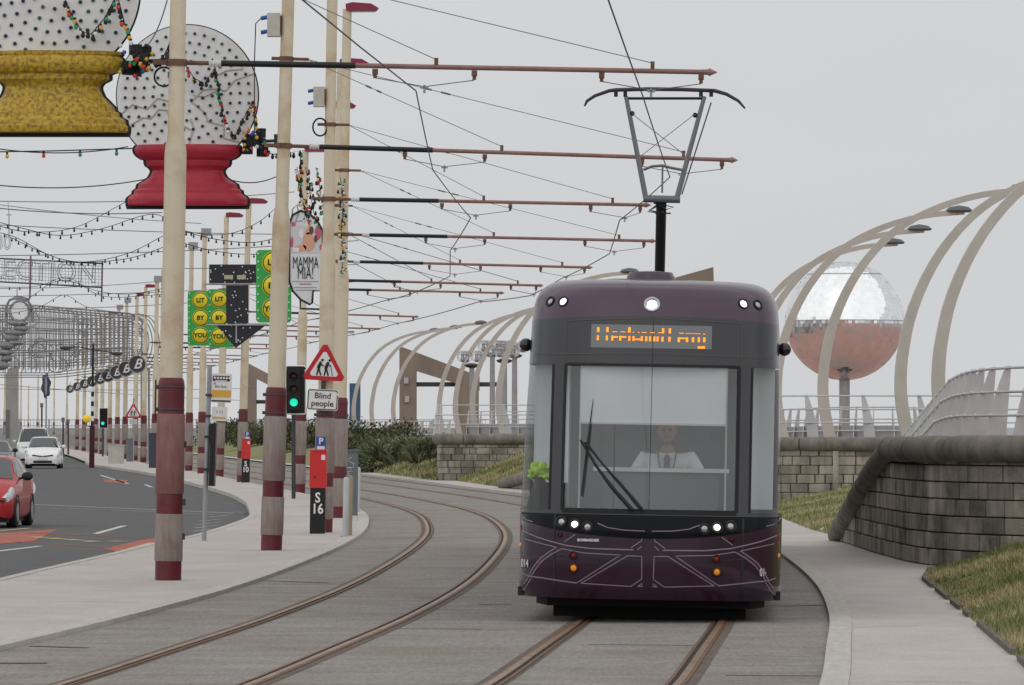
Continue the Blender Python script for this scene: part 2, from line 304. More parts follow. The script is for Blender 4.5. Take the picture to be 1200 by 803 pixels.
# ------------------------------------------------------------ banks, deck
def bank(name, rows, top=1.1, nx=8, ymode=True):
    mb = MB(); vs_ = []; 
    for y, e, sl in rows:
        for k in range(nx+1):
            dx = (top/sl)*k/nx; vs_.append((e+dx, y, .012 + top*k/nx + (random.uniform(-.02,.02) if 0<k<nx else 0)))
    n = nx+1
    mb.add(vs_, [(i*n+k, i*n+k+1, (i+1)*n+k+1, (i+1)*n+k) for i in range(len(rows)-1) for k in range(nx)])
    return mb.build(name, GRASSB, None, True)
def dens(rows, step):
    out = []
    for (y0,e0,s0),(y1,e1,s1) in zip(rows, rows[1:]):
        n = max(1, int((y1-y0)/step))
        out += [(lerp(y0,y1,k/n), lerp(e0,e1,k/n), lerp(s0,s1,k/n)) for k in range(n)]
    return out + [rows[-1]]
BK = [dens([(20,3.2,.28),(36,3.92,.28),(42,4.22,.28),(53.6,4.75,.28),(64,5.2,.28),(68.2,5.62,.3)], 1.0),
      dens([(85,5.75,.2),(97,5.6,.2),(110,5.72,.2),(120,6.2,.2),(130.2,6.75,.2)], 1.5),
      dens([(160,-.1,.36),(170,-1.0,.38),(182.2,-2.0,.4)], 2),
      dens([(183,-2.75,.35),(195,-3.9,.3),(210,-5.4,.3),(240,-8.5,.25),(300,-15,.2),(420,-28,.2)], 5)]
random.seed(5)
def blades(rows, n, hmin, hmax, wmin, width, top=1.1, y0=None, y1=None):
    mb = MB()
    ys = [r[0] for r in rows]; a, b = y0 or ys[0], y1 or ys[-1]
    e_ = [(r[0], r[1]) for r in rows]; s_ = [(r[0], r[2]) for r in rows]
    for i in range(n):
        y = random.uniform(a, b); e = interp(e_, y); sl = interp(s_, y); dx = -.06 + random.random()**1.0*width
        z = .005 + max(0, dx)*sl; 
        if z > top: continue
        x = e+dx; tuft = math.sin(x*5.1+y*1.7)*math.sin(y*2.3-x*1.1)
        h = random.uniform(hmin, hmax)*(1+.5*tuft); a_ = random.uniform(0, 6.28); l = random.uniform(.2, .9)*h
        d = Vector((math.cos(a_), math.sin(a_), 0)); q = Vector((-d.y, d.x, 0))*wmin; p = Vector((x, y, z))
        dry = math.sin(x*2.1+y*.53)+math.sin(y*1.3)+random.uniform(-1.4,1.4)
        mb.add([p-q, p+q, p+d*l+Vector((0,0,h))], [(0,1,2)], 0 if dry < -.75 else (1 if dry < .75 else 2))
    return mb
BL = [(90000,.03,.075,.006,3.9,36,68.2),(34000,.04,.1,.009,5.4,86,130),(9000,.07,.15,.016,3,160,182),(9000,.08,.18,.02,4,183,240)]
for rows, nm, bl, lb in zip(BK, ('near','wall','far','end'), BL, ('in front of the curved block wall','between the two block walls beside the tram','below the farther block wall','below the dark shrubs')):
    o = tag(bank('grass_bank', rows), kind='structure')
    n_, h0_, h1_, w_, wid, ya, yb = bl
    gb = blades(rows, n_, h0_, h1_, w_, wid, y0=ya, y1=yb).build('grass', [G1, G2, G3]); tag(gb, 'short patchy grass on the bank ' + lb, 'grass', kind='stuff')
# low stone edging of the near bank
EDG = M('edging', (.17,.15,.12), (.11,.1,.085), 6, .95, bump=.5)
bo = bpy.data.objects['grass_bank']
for (y0,e0,_),(y1,e1,_) in zip(BK[0][10:], BK[0][11:]):
    if random.random() < .75: MB().box(((e0+e1)/2-.05, (y0+y1)/2, .02), (.06, (y1-y0)*.97, .06), rz=-math.atan2(e1-e0, y1-y0)).build('edging_stone', EDG, bo)
dk = [(9.6,38),(9.6,67.2),(6.6,69.3),(6.1,72),(5.95,76),(7.2,85.2),(11.3,85.4),(12.3,129.5),(12.3,130.6),(7,130.8),(4.6,134),(3.6,140),(3.4,159),(3.6,162),(3.6,182.6),(-2.0,183),(-2.5,188),(.6,192),(-1.5,210),(-4,240),(-9.5,300),(-22.3,420),(-22,470),(81,470),(81,38)]
mb = MB(); mb.slab(dk, .6, 1.1); tag(mb.build('promenade_deck', REDTAR), kind='structure')

# ------------------------------------------------------------ block walls with rolled coping
blk = MB().box((0,0,0),(1,1,1))
bvl = bmesh.new(); tmp = blk.mesh('block', STONE); bvl.from_mesh(tmp); bmesh.ops.bevel(bvl, geom=bvl.edges[:], offset=.045, segments=1, affect='EDGES'); bvl.to_mesh(tmp); bvl.free(); BLOCK = tmp
def wall(label, pts, hts, start_round=False, course=.232, blen=.45, rcop=.185, wing=None):
    e = empty('block_wall', (pts[0][0], pts[0][1], 0), label=label, cat='wall'); O = Vector((pts[0][0], pts[0][1], 0))
    P2 = [Vector((p[0], p[1], 0)) for p in pts]; acc = [0]
    for a, b in zip(P2, P2[1:]): acc.append(acc[-1] + (b-a).length)
    tab_x = list(zip(acc, [p.x for p in P2])); tab_y = list(zip(acc, [p.y for p in P2])); tab_h = list(zip(acc, hts))
    def at(s_): 
        return Vector((hermite(tab_x, s_), hermite(tab_y, s_), 0))
    def hh(s_): return interp(tab_h, s_)
    T = acc[-1]; n = int(T/.3); core = MB(); vs_ = []
    for k in range(n+1):
        s_ = T*k/n; p = at(s_); d = (at(min(T, s_+.05))-at(max(0, s_-.05))).normalized(); nn = Vector((-d.y, d.x, 0))
        h = max(.02, hh(s_)); 
        for w_ in (-.02, .17):
            q = p + nn*w_ - O; vs_ += [(q.x, q.y, -.16), (q.x, q.y, h)]
    fs = []
    for k in range(n):
        a = 4*k; b = a+4; fs += [(a,b,b+1,a+1), (a+2,a+3,b+3,b+2), (a+1,b+1,b+3,a+3)]
    fs += [(0,1,3,2), (4*n,4*n+2,4*n+3,4*n+1)]
    core.add(vs_, fs).build('wall_core', MORTAR, e)
    rows = int(max(hts)/course)
    for r in range(rows+1):
        s_ = -random.uniform(.0, blen) ; 
        while s_ < T:
            L = blen*random.choice((.55, 1, 1, 1.25)); c = s_ + L/2
            if 0 < c < T and hh(c)-.12 > (r+.3)*course:
                p = at(c); d = (at(min(T,c+.1))-at(max(0,c-.1))).normalized(); nn = Vector((-d.y, d.x, 0))
                hz = min(course, max(.05, hh(c)-.10-r*course))
                for side in (-1,):
                    q = p + nn*(-.01+random.uniform(-.014,.010)) - O
                    inst(BLOCK, 'block', e, (q.x, q.y, r*course+hz/2+.004), (0, 0, math.atan2(d.y, d.x)), (L-.022, .12, hz-.018))
            s_ += L
    # coping
    step = 2.4; k = 0; s_ = 0.0
    while s_ < T-.2:
        a, b = s_, min(T, s_+step); m = 10; path = []
        for j in range(m+1):
            ss = lerp(a+.008, b-.008, j/m); d = (at(min(T,ss+.1))-at(max(0,ss-.1))).normalized(); p = at(ss)-O-Vector((-d.y,d.x,0))*.06; path.append((p.x, p.y, hh(ss)+.02))
        rr = [rcop*(.90 if j in (0, m) else (.98 if j in (1, m-1) else 1)) for j in range(m+1)]
        MB().tube(path, rr, 16).build('coping_stone', STONE_D, e, True); s_ += step
    return at, e, T
random.seed(11)
wall('curved grey block wall with rolled coping sloping down to the path right of the tram', [(5.56,86.5),(5.56,82),(5.57,78),(5.62,75.2),(5.72,72),(6.05,69.8),(6.7,68.3),(7.7,67.4),(9.2,66.9),(12,66.6)], [.06,.66,1.2,1.57,1.58,1.6,1.6,1.6,1.6,1.6])
wall('straight grey block wall with rolled coping behind the tram and the grass bank', [(-.25,160),(1.6,150),(3.0,141),(3.7,136.5),(4.6,132.8),(6.6,130.9),(9,130.6),(14,130.6)], [.1,.75,1.35,1.45,1.45,1.45,1.45,1.45])
wall('farther grey block wall with thick coping beside the shrubs', [(-2.9,206),(-2.75,194),(-2.62,184.6),(-2.58,183.3),(-2.45,182.8),(-2.0,182.62),(-1.0,182.5),(1.0,182.4),(3.2,182.3)], [1.45]*9, rcop=.2)
w2 = [o for o in bpy.data.objects if o.name.startswith('block_wall')][1]
MB().box((6.8+1.45-(-.25), 130.55-160-.06, .62), (.14,.1,1.35)).build('pilaster', STONE, w2)

# ------------------------------------------------------------ promenade railings
def blade_mesh(h=1.12):
    prof = []
    n = 8
    for k in range(n+1):
        t = k/n; prof.append((-.15+.30*t**1.5, h*t))
    for k in range(n, -1, -1):
        t = k/n; prof.append((.15+.08*t, h*t+(.012 if 0<k<n else 0)))
    return MB().prism(prof, -.012, .012).mesh('stanchion', STEELP)
BLADE = blade_mesh()
BOSS = MB().ball((0,0,0), .034, 8, 6).mesh('rail_boss', STEELP, True)
def railing(label, pts, zs, n, flip=1, panel=False, group=None, rr=.022, rotoff=0):
    e = empty('promenade_railing', (pts[0][0], pts[0][1], zs[0]), label=label, cat='railing', group=group); O = e.location.copy()
    acc = [0]
    for a, b in zip(pts, pts[1:]): acc.append(acc[-1]+math.dist(a, b))
    tx = list(zip(acc, [p[0] for p in pts])); ty = list(zip(acc, [p[1] for p in pts])); tz = list(zip(acc, zs))
    at = lambda s_: Vector((hermite(tx, s_), hermite(ty, s_), interp(tz, s_)))
    T = acc[-1]; ps = []
    for k in range(n):
        s_ = T*k/(n-1); p = at(s_)-O; d = at(min(T, s_+.1))-at(max(0, s_-.1)); az = math.atan2(d.y, d.x)-math.pi/2
        inst(BLADE, 'stanchion', e, p, (0, 0, az+rotoff if flip > 0 else az+math.pi+rotoff)); ps.append((p, az))
    for zz, dx in ((1.09, .17), (.74, .03), (.40, -.08)):
        path = [p + Vector((math.cos(az+rotoff)*dx*flip, math.sin(az+rotoff)*dx*flip, zz)) for p, az in ps]
        MB().tube(path, rr, 6).build('handrail' if zz > 1 else 'rail', STEELP, e, True)
        for q in path: inst(BOSS, 'rail_boss', e, q)
    if panel:
        mb = MB(); 
        for (p, a), (q, b) in zip(ps, ps[1:]): mb.add([p+Vector((0,0,.03)), q+Vector((0,0,.03)), q+Vector((0,0,.55)), p+Vector((0,0,.55))], [(0,1,2,3)])
        mb.build('infill_panel', STEEL, e)
    return e
railing('fanned steel railing curving down behind the curved block wall', [(9.4,71.3),(8.2,72.0),(7.25,73),(6.95,75.2),(6.88,77.5),(6.95,81),(7.1,85),(7.25,90),(7.38,95),(7.5,100)], [1.68,1.68,1.68,1.68,1.68,1.66,1.6,1.32,1.0,.68], 23)
railing('steel railing standing on the straight block wall behind the tram', [(13.5,131.6),(9.7,131.6),(6.9,131.7),(5.4,133)], [1.62]*4, 7, rotoff=R(70), flip=1)
railing('dense row of stanchions along the far side of the ramp below the mirror ball', [(13.5,150),(11.2,150),(9.6,152),(8.2,156),(7.6,160)], [1.35,1.4,1.4,1.35,1.3], 18, panel=True, rotoff=R(35))
railing('open steel railing on the farther block wall beside the shrubs', [(3.0,183.3),(.4,183.4),(-2.3,183.6),(-2.7,188),(-3,200)], [1.6]*5, 8, rotoff=R(60))
railing('distant grey panelled railing below the concrete frame', [(-3.2,250),(-5.5,270),(-8.6,300),(-13,340),(-20,400)], [1.1]*5, 34, panel=True, rr=.03)
railing('grey panelled railing under the lamp clusters', [(4.5,225),(.5,226),(-2.0,230)], [1.5,1.5,1.5], 9, panel=True, rotoff=R(40))

# ------------------------------------------------------------ arching ribs
RP = [(.34,1.0),(.16,1.7),(.02,2.5),(.02,3.2),(.1,3.8),(.26,4.5),(.58,5.3),(1.0,6.02),(1.52,6.65),(2.1,7.14),(2.8,7.52),(3.6,7.82),(4.5,8.02),(5.5,8.1)]
def rib_mesh():
    mb = MB(); pts = []; n = 30; tab = list(enumerate([p[0] for p in RP])); tz = list(enumerate([p[1] for p in RP]))
    vs_ = []
    for k in range(n+1):
        u = k/n*(len(RP)-1); p = Vector((hermite(tab, u), 0, hermite(tz, u))); q = Vector((hermite(tab, u+.05), 0, hermite(tz, u+.05)))
        d = (q-p).normalized(); nn = Vector((-d.z, 0, d.x)); hw = lerp(.155, .07, k/n); hd = lerp(.17, .1, k/n)
        vs_ += [p+nn*hw+Vector((0,-hd,0)), p-nn*hw+Vector((0,-hd,0)), p-nn*hw+Vector((0,hd,0)), p+nn*hw+Vector((0,hd,0))]
    fs = [(4*i+j, 4*i+(j+1)%4, 4*i+4+(j+1)%4, 4*i+4+j) for i in range(n) for j in range(4)] + [(0,3,2,1), (4*n,4*n+1,4*n+2,4*n+3)]
    return mb.add(vs_, fs).mesh('blade', RIBM, True)
RIB = rib_mesh(); RLAMP = MB().lathe([(.02,-.02),(.3,0),(.34,.05),(.24,.15),(.02,.2)], 14, (5.35,0,8.1), 1.2, 1).mesh('lamp', RIBE, True); RFOOT = MB().box((.36,0,1.02),(.5,.5,.14)).mesh('foot_plate', STEEL)
def rib(X, Y, label, group, zs=1.0, lamp=True, dz=0):
    e = empty('curved_rib', (X, Y, 1.1-1.0*zs+dz), label=label, cat='canopy rib', group=group); e.scale = (1, 1, zs)
    inst(RIB, 'blade', e); inst(RFOOT, 'foot_plate', e)
    if lamp: inst(RLAMP, 'lamp', e)
for X, Y, lp, lb in ((9.15,110,0,'broad pale curved rib rising out of the fanned railing, highest of its row'),(9.25,122,0,'pale curved rib standing between the fanned railing and the mirror ball'),(8.25,136,1,'pale curved rib crossing in front of the middle of the mirror ball'),(7.75,150,1,'pale curved rib crossing the rim of the mirror ball beside the tram'),(7.7,164,1,'pale curved rib whose foot is hidden by the tram, passing over the mirror ball'),(7.75,176,1,'lowest pale curved rib over the mirror ball, its foot hidden by the tram')):
    rib(X, Y, lb, 'ribs around the mirror ball', lamp=lp)
for X, Y in ((-4.0,281),(-2.95,266),(-1.95,252)):
    rib(X, Y, 'pale curved rib rising above the shrubs beside the lamp clusters', 'ribs between the shrubs and the tram')
for X, Y in ((-10.4,336),(-8.95,326),(-7.25,312)):
    rib(X, Y, 'distant pale curved rib standing in front of the brown concrete frame', 'ribs in front of the concrete frame')
rib(-.55, 209, 'single pale curved rib rising close beside the tram roof', 'rib beside the tram')
# ------------------------------------------------------------ mirror ball on its stem, concrete frames, lamp clusters
MIRROR = M('mirror_tiles', (.95,.96,.97), (.84,.86,.87), 3, .10, 1.0, bump=.10, bscale=5)
e = empty('mirror_ball', (16.95, 261, 1.1), label='large mirrored sphere on a short stem above the promenade', cat='mirror ball')
mb = MB(); random.seed(77); nu, nv = 112, 56
for j in range(nv):          # thousands of small flat mirrors, each set a little unevenly
    for k in range(nu):
        cs_ = [Vector((math.cos(a_)*math.cos(b_), math.cos(a_)*math.sin(b_), math.sin(a_)))*3.02 for a_, b_ in ((-math.pi/2+math.pi*jj/nv, 2*math.pi*kk/nu) for jj, kk in ((j,k),(j,k+1),(j+1,k+1),(j+1,k)))]
        t1, t2 = random.gauss(0,.0016), random.gauss(0,.0016); nn_ = (cs_[0]+cs_[2]).normalized()
        mb.add([Vector((0,0,6.2))+c_+nn_*dz_ for c_, dz_ in zip(cs_, (t1+t2, t1-t2, -t1-t2, -t1+t2))], [(0,1,2,3)])
mb.build('mirrored_sphere', MIRROR, e)
MB().tube([(0,0,-.05),(0,0,3.4)], .27, 16).build('stem', STEEL, e, True); MB().lathe([(.9,0),(.9,.08),(.5,.12),(.3,.4)], 20).build('foot', DARKM, e)
MB().lathe([(3.03,6.18),(3.035,6.2),(3.03,6.22)], 96, caps=False).build('equator_band', STEEL, e)
MB().lathe([(1.9,8.56),(1.91,8.58),(1.9,8.6)], 72, caps=False).build('seam_band', STEEL, e)

def concrete_frame(X, Y, label, poly_top, cols, bar=None, depth=1.2):
    e = empty('concrete_shelter', (X, Y, 1.0), label=label, cat='shelter')
    MB().prism(poly_top, 0, depth).build('sloping_beam', CONC, e)
    for (x0, x1, z1) in cols: MB().prism([(x0,-.1),(x1,-.1),(x1,z1),(x0,z1)], .003, depth-.003).build('column', CONC, e)
    if bar: MB().box(((bar[0]+bar[1])/2, depth/2, bar[2]), (bar[1]-bar[0], .3, .3)).build('tie_bar', DARKM, e)
    return e
# px -> local metres at the frame's depth
def loc(x, y, d, X, z0): p = P(x, y, d); return (p.x-X, p.z-z0)
d = 345; X = (468-600)*d/F
e = concrete_frame(X, d, 'brown concrete frame with sloping top beam behind the pale ribs', [loc(x,y,d,X,1.0) for x,y in ((468,407),(472,407),(562,441),(562,458),(488,435),(468,437))], [(0, 20*d/F, loc(0,425,d,X,1)[1]), (65*d/F, 93*d/F, loc(0,452,d,X,1)[1])], (0.2, 118*d/F, loc(0,450.5,d,X,1)[1]))
for x, y in ((476,446),(477,468)): 
    q = loc(x, y, d, X, 1.0); MB().box((q[0], -.1, q[1]), (.3,.22,.4)).build('wall_light', M('grey_lamp', (.45,.45,.44)), e)
d = 232; X = (760-600)*d/F
concrete_frame(X, d, 'brown concrete frame whose raised end shows above the tram roof', [loc(x,y,d,X,1.0) for x,y in ((760,334),(836,313),(837,345),(760,362))], [(0,1.0,loc(0,355,d,X,1)[1]),(2.2,(836-760)*d/F-.02,loc(0,340,d,X,1)[1])])
d = 410; X = (288-600)*d/F
concrete_frame(X, d, 'brown concrete frame seen between the poles behind the bus stop', [loc(x,y,d,X,1.0) for x,y in ((288,427),(291,426),(336,450),(336,462),(300,444),(288,444))], [(0,12*d/F,loc(0,440,d,X,1)[1]),(36*d/F,47.5*d/F,loc(0,458,d,X,1)[1])], (0, 47*d/F, loc(0,471,d,X,1)[1]))
# tall blue panel far off
MB().box((0,0,2.2),(.85,.35,4.4)).build('blue_panel', M('blue_cladding', (.06,.115,.21), (.05,.095,.18), 1), None, loc=((410-600)*400/F-.1+.5, 400, .9))
tag(bpy.data.objects['blue_panel'], 'tall narrow blue panel standing beyond the far railing', 'panel')
GLOBE = GLASS('lamp_globe_glass', (.95,.955,.96), .5, .02)
def lamp_cluster(px, ytop, d, n, label):
    p = P(px, ytop, d); h = p.z-1.1
    e = empty('lamp_cluster_post', (p.x, d, 1.1), label=label, cat='street lamp', group='lamp clusters between the ribs and the tram')
    MB().tube([(0,0,-.02),(0,0,h-1.0)], [.16,.13], 10).build('post', STEEL, e, True)
    MB().lathe([(.14,0),(.3,.05),(.4,.14),(.15,.24)], 12, (0,0,h-1.12)).build('crown', DARKM, e)
    for k in range(n):
        a = 2*math.pi*k/n+.5; c = Vector((math.cos(a)*.52, math.sin(a)*.52, h-.55))
        gl = MB().ball(c, .30, 14, 10).build('globe', GLOBE, e, True)
        MB().lathe([(.06,-.28),(.12,-.2),(.07,.05),(.12,.1),(.03,.2)], 10, c).build('lamp_core', STEEL, gl)
    return e
for px, yt, d, n, lb in ((553,405,255,4,'grey post with clear globe lamps standing between two pale ribs'),(577,393,262,4,'tallest grey post with clear globe lamps beside the pale ribs'),(591,398,240,5,'grey post with five clear globe lamps next to the single rib'),(603,393,250,5,'grey post with clear globe lamps partly hidden by the tram')):
    lamp_cluster(px, yt, d, n, lb)

# ------------------------------------------------------------ tramway poles
def pole_shape(h, step): pass
def clad_ring(mb, r, z0, z1): mb.lathe([(r-.006,z0),(r,z0+.01),(r,z1-.01),(r-.006,z1)], 20)
POLES = []
def tram_pole(bx, by, label, lean=1.1, h=10.6, arm=6.0, armlen=6.3, step=5.3, top=None, red_clad=False, group=None, detail=True, X=None, Y=None, stays=True, rs=1.0):
    b = G(bx, by) if X is None else Vector((X, Y, 0)); sl = slope(b.y)
    e = empty('tramway_pole', b, (0, R(lean), -math.atan(sl)*.6), label, 'pole', group)
    MB().lathe([(.165,-.1),(.165,2.44),(.158,2.5),(.14,2.53)], 20).build('base_section', MAROON, e, True)
    for z0, z1, r in ((.24,.83,.176),(1.08,2.08,.178)):
        mb = MB(); clad_ring(mb, r, z0, z1); mb.build('cladding_panel', CLADR if (red_clad and z0 > 1) else CLAD, e, True)
    if detail:
        for z0 in (2.12, 2.40): mb = MB(); clad_ring(mb, .172, z0, z0+.025); mb.box((-.175,0,z0+.012),(.06,.05,.05)); mb.build('hoop', DARKM, e)
    if red_clad:
        MB().tube([(-.2,.02,2.0),(-.2,.02,2.5)], .012, 6).build('conduit', MAROON, e)
        for z in (.55, .98, 1.7): MB().box((.185,0,z),(.03,.05,.08)).build('latch', DARKM, e)
    MB().lathe([(.138,2.5),(.138,step-.12),(.13,step-.04),(.103,step+.12),(.094,h)], 20).build('shaft', CREAM, e, True)
    ez = arm
    if arm:
        mb = MB(); mb.tube([(.1,0,ez),(.46,0,ez)], .028, 8); mb.lathe([(.125,-.04),(.125,.04)], 16, (0,0,ez)); mb.box((-.2,0,ez),(.2,.08,.06)); mb.build('arm_clamp', RUSTC, e)
        mb = MB(); 
        for k in range(4): mb.lathe([(.02,-.02),(.06,0),(.02,.02)], 12, (0,0,0)); 
        ins = MB(); ins.tube([(.40+.02*k,0,ez) for k in range(9)], [.03,.055,.03,.055,.03,.055,.03,.055,.03], 10); ins.build('insulator', OFFW, e, True)
        k1 = .56+(armlen-.56)*.27
        MB().tube([(.55,0,ez),(k1,0,ez)], .040, 10).build('arm_sleeve', BLACK, e, True)
        MB().tube([(k1-.01,0,ez),(armlen-.25,0,ez-.012)], .032, 10).build('arm', RUSTRED, e, True)
        MB().tube([(armlen-.25,0,ez-.012),(armlen-.12,0,ez-.012),(armlen-.1,0,ez-.012),(armlen,0,ez-.012)], [.03,.036,.05,.004], 8).build('arm_finial', RUSTRED, e, True)
        ctr = [Lc(b.y)-b.x, Lc(b.y)+TS-b.x]; nk = len([q_ for q_ in POLES if q_[2]])
        if nk < 7: ctr = [(-1.2,-1.23,-.75,-1.3,-1.5,-2.66,-3.7)[nk]-b.x, (1.63,2.45,1.95,2.05,1.2,.47,-1.0)[nk]-b.x]
        for c in ctr:
            pr_ = None
            for dx in (-.62, .62):
                x = c+dx
                if x > armlen-.15: x = armlen-.2
                m_ = MB().box((x,0,ez-.075),(.07,.07,.07)); m_.box((x,0,ez-.13),(.045,.045,.05)); m_.build('pull_off_bracket', RUSTC, e)
            MB().tube([(c-.62,0,ez-.15),(c,0,ez-.25),(min(c+.62,armlen-.2),0,ez-.16)], .006 if b.y < 130 else .009, 4).build('span_wire', WIREG, e)
            hg = MB().box((c,0,ez-.26),(.1,.05,.03)); hg.box((c,0,ez-.28),(.03,.05,.1)); hg.build('wire_hanger', STEEL, e)
        if stays and detail:
            zt = ez+1.35; mb = MB(); mb.lathe([(.11,-.035),(.11,.035)], 16, (0,0,zt)); mb.box((.2,0,zt),(.3,.06,.045)); mb.box((-.16,0,zt),(.14,.06,.05)); mb.build('stay_clamp', RUSTC, e)
            for xe in (armlen*.48, armlen*.88):
                p0, p1 = Vector((.33,0,zt)), Vector((xe,0,ez+.09)); wr = MB(); wr.tube([p0, p1], .0055 if b.y < 130 else .009, 4)
                a, c_ = p0.lerp(p1,.3), p0.lerp(p1,.38); wr.tube([a, p0.lerp(p1,.33)], .016, 5); wr.tube([p0.lerp(p1,.355), c_], .016, 5); wr.build('stay_wire', WIREG, e)
                MB().box((xe,0,ez+.055),(.05,.05,.11)).build('stay_lug', RUSTC, e)
    if top == 'lantern':
        mb = MB(); prof = [(-.02,-.04),(.62,-.02),(.66,.03),(.5,.12),(.1,.14),(-.04,.1)]; mb.prism(prof, -.13, .13); l = mb.build('lantern', LANT, e, loc=(0,0,h))
        mb = MB(); mb.prism([(.1,-.06),(.6,-.045),(.6,-.028),(.1,-.038)], -.1, .1); mb.build('lens', M('lantern_lens', (.42,.40,.38), rough=.3), l)
    elif top == 'box':
        MB().box((.06,0,h),(.42,.3,.3)).build('camera_housing', STEEL, e)
    POLES.append((b, e, ez, armlen)); return e
p1 = tram_pole(197,680,'cream and maroon tramway pole standing in front of the red-based snow globe', 1.0, 11, 6.47, 6.75, 5.45, red_clad=True)
p2 = tram_pole(318,645,'cream and maroon tramway pole that the red-based snow globe is bracketed to', 1.75, 11, 6.28, 7.05, 5.2)
p3 = tram_pole(379,624,'cream and maroon tramway pole carrying the warning triangle', .95, 11, 6.05, 5.85, 5.15)
p4 = tram_pole(396,607,'cream and maroon tramway pole with maroon lantern beside the grey cabinet', 1.05, 10.7, 5.96, 6.6, 5.15, top='lantern')
tram_pole(389,593,'cream and maroon tramway pole half hidden behind the pole with the warning triangle', 1.2, 10.7, 5.92, 6.2, 5.2, top='lantern')
tram_pole(378,584,'cream and maroon tramway pole behind the parking meter and the leaf-shaped poster', 1.3, 10.5, 5.85, 5.8, 5.2, top='lantern')
tram_pole(351,577,'rust-streaked tramway pole standing behind the traffic light', 1.0, 10.0, 5.95, 5.9, 5.2, top='lantern')
tram_pole(283,565,'cream and maroon tramway pole beside the far red parking meter', 1.5, 9.7, 5.9, 6.0, 5.2, top='lantern')
tram_pole(257,558,'cream and maroon tramway pole close to the bus stop flag', 1.6, 10.1, 5.9, 6.1, 5.2, top='lantern')
FAR = [(236,555,272,'box'),(221,552,288,'box'),(181,547.5,327,'box'),(188,545,316,None),(168,541,336,'lantern'),(158,539,346,'lantern'),(146,537,352,'box'),(137,535.5,360,'box'),(128,533.5,368,'lantern'),(119,531.5,378,None),(112,530,385,None),(98,528,392,'box'),(90,526.5,400,None)]
for bx, by, ty, tp in FAR:
    s_ = (by-500)/1.92; tram_pole(bx, by, 'cream and maroon tramway pole in the distant row along the pavement', .8, H0+(500-ty)/s_, 5.9, 6.2, 5.0, top=tp, group='distant tramway poles along the pavement', detail=False)
for bx, by, ty in ((5,519,432),(24,517,436),(44,516,440),(63,516,436),(78,520,425),(33,513,452)):
    s_ = (by-500)/1.92; tram_pole(bx, by, 'far cream and maroon pole on the other side of the street', .6, H0+(500-ty)/s_, None, 0, 4.0, group='poles across the street', detail=False)
# electrical boxes clamped to the nearer poles
for pe, z, lb in ((p2, 8.15, 'grey junction box with blue sockets clamped high on a pole'), (p3, 7.9, 'weathered junction box with a coil of cable hanging below it')):
    bl = pe.location; top = Vector((bl.x + math.sin(pe.rotation_euler[1])*z-.21, bl.y-.02, z))
    e = empty('junction_box', top, label=lb, cat='junction box'); MB().box((0,0,0),(.2,.22,.36)).build('housing', M('box_grey', (.55,.53,.47), (.47,.45,.4), 6), e); MB().box((.105,0,0),(.04,.16,.28)).build('back_plate', RUSTC, e)
    for dz in (.12, -.1): MB().tube([(-.1,-.02,dz),(-.2,-.02,dz-.02)], .032, 8).build('socket', BLUE, e)
    if z > 8: MB().tube([(-.2,-.02,.1),(-.28,-.02,.02),(-.3,-.02,-.6),(-.3,-.02,-1.9)], .009, 5).build('cable', CABLE, e)
    else: MB().tube([(.02+.13*math.cos(a), -.05, -.55+.16*math.sin(a)) for a in [R(20*k) for k in range(40)]], .016, 5).build('cable_coil', CABLE, e)

# ------------------------------------------------------------ contact wires over both tracks
rows = sorted([(b.y, b, ez, e) for b, e, ez, L in POLES if ez and b.x > -60], key=lambda r: r[0])
for c, lb in ((0, 'contact wire over the empty track'), (TS, 'contact wire over the tram')):
    mb = MB(); prev = None; pts = [Vector((Lc(34)+c, 34, 6.2))]
    stg = (-1.2,-1.23,-.75,-1.3,-1.5,-2.66,-3.7) if c == 0 else (1.63,2.45,1.95,2.05,1.2,.47,-1.0)      # the wire is pulled from side to side over the track
    for i, (y, b, ez, e) in enumerate(rows):
        le = e.rotation_euler[1]; xw = stg[i] if i < len(stg) else Lc(y)+c; pts.append(Vector((xw, y, ez-.30-(xw-b.x)*math.sin(le))))
    if c: pts = [Vector((p.x, p.y, p.z)) for p in pts]
    full = []
    for a, b_ in zip(pts, pts[1:]):
        full += sag(a, b_, .0015*(b_-a).length, 4)[:-1]
    full.append(pts[-1]); 
    mb.tube(full, [(.009 if p.y < 90 else (.011 if p.y < 130 else .014)) for p in full], 5)
    tag(mb.build('contact_wire', M('contact_copper', (.05,.047,.05), rough=.5)), lb, 'overhead wire')
WPTS = pts

# ------------------------------------------------------------ tram
PURP = M('purple_paint', (.058,.024,.057), (.050,.021,.050), 2, .26, coat=.35, spec=.45); PURPD = M('dark_plum_paint', (.030,.009,.025), (.024,.007,.020), 2, .2, coat=.35, spec=.4)
GLOSSB = M('gloss_black_panel', (.005,.006,.008), rough=.12, spec=.12); SURR = M('charcoal_glazing_surround', (.032,.033,.039), (.027,.028,.033), 3, .2, spec=.5)
PINK = M('pale_pink_line', (.25,.19,.25), rough=.4); SEAL = M('black_seal', (.006,.006,.007), rough=.6)
WSG = GLASS('windscreen_glass', (.86,.88,.89), 1.0, .055); CG = GLASS('corner_glass', (.92,.95,.96), .6, .03)
CABW = M('cab_lining_grey', (.27,.28,.30), (.22,.23,.25), 2, .7); CABP = M('cab_lining_pale', (.82,.85,.86), rough=.6); BLIND = M('roller_blind', (.93,.96,.97), (.90,.93,.94), 2, .7)
yf = 50.95; h_ = -math.atan((Lc(yf+6)-Lc(yf))/6)
TR = empty('tram', (Lc(yf)+TS-.02, yf, ZB+.012), (0, R(1.05), h_), 'purple modern tram with lit headlights and driver coming along the curved track', 'tram')
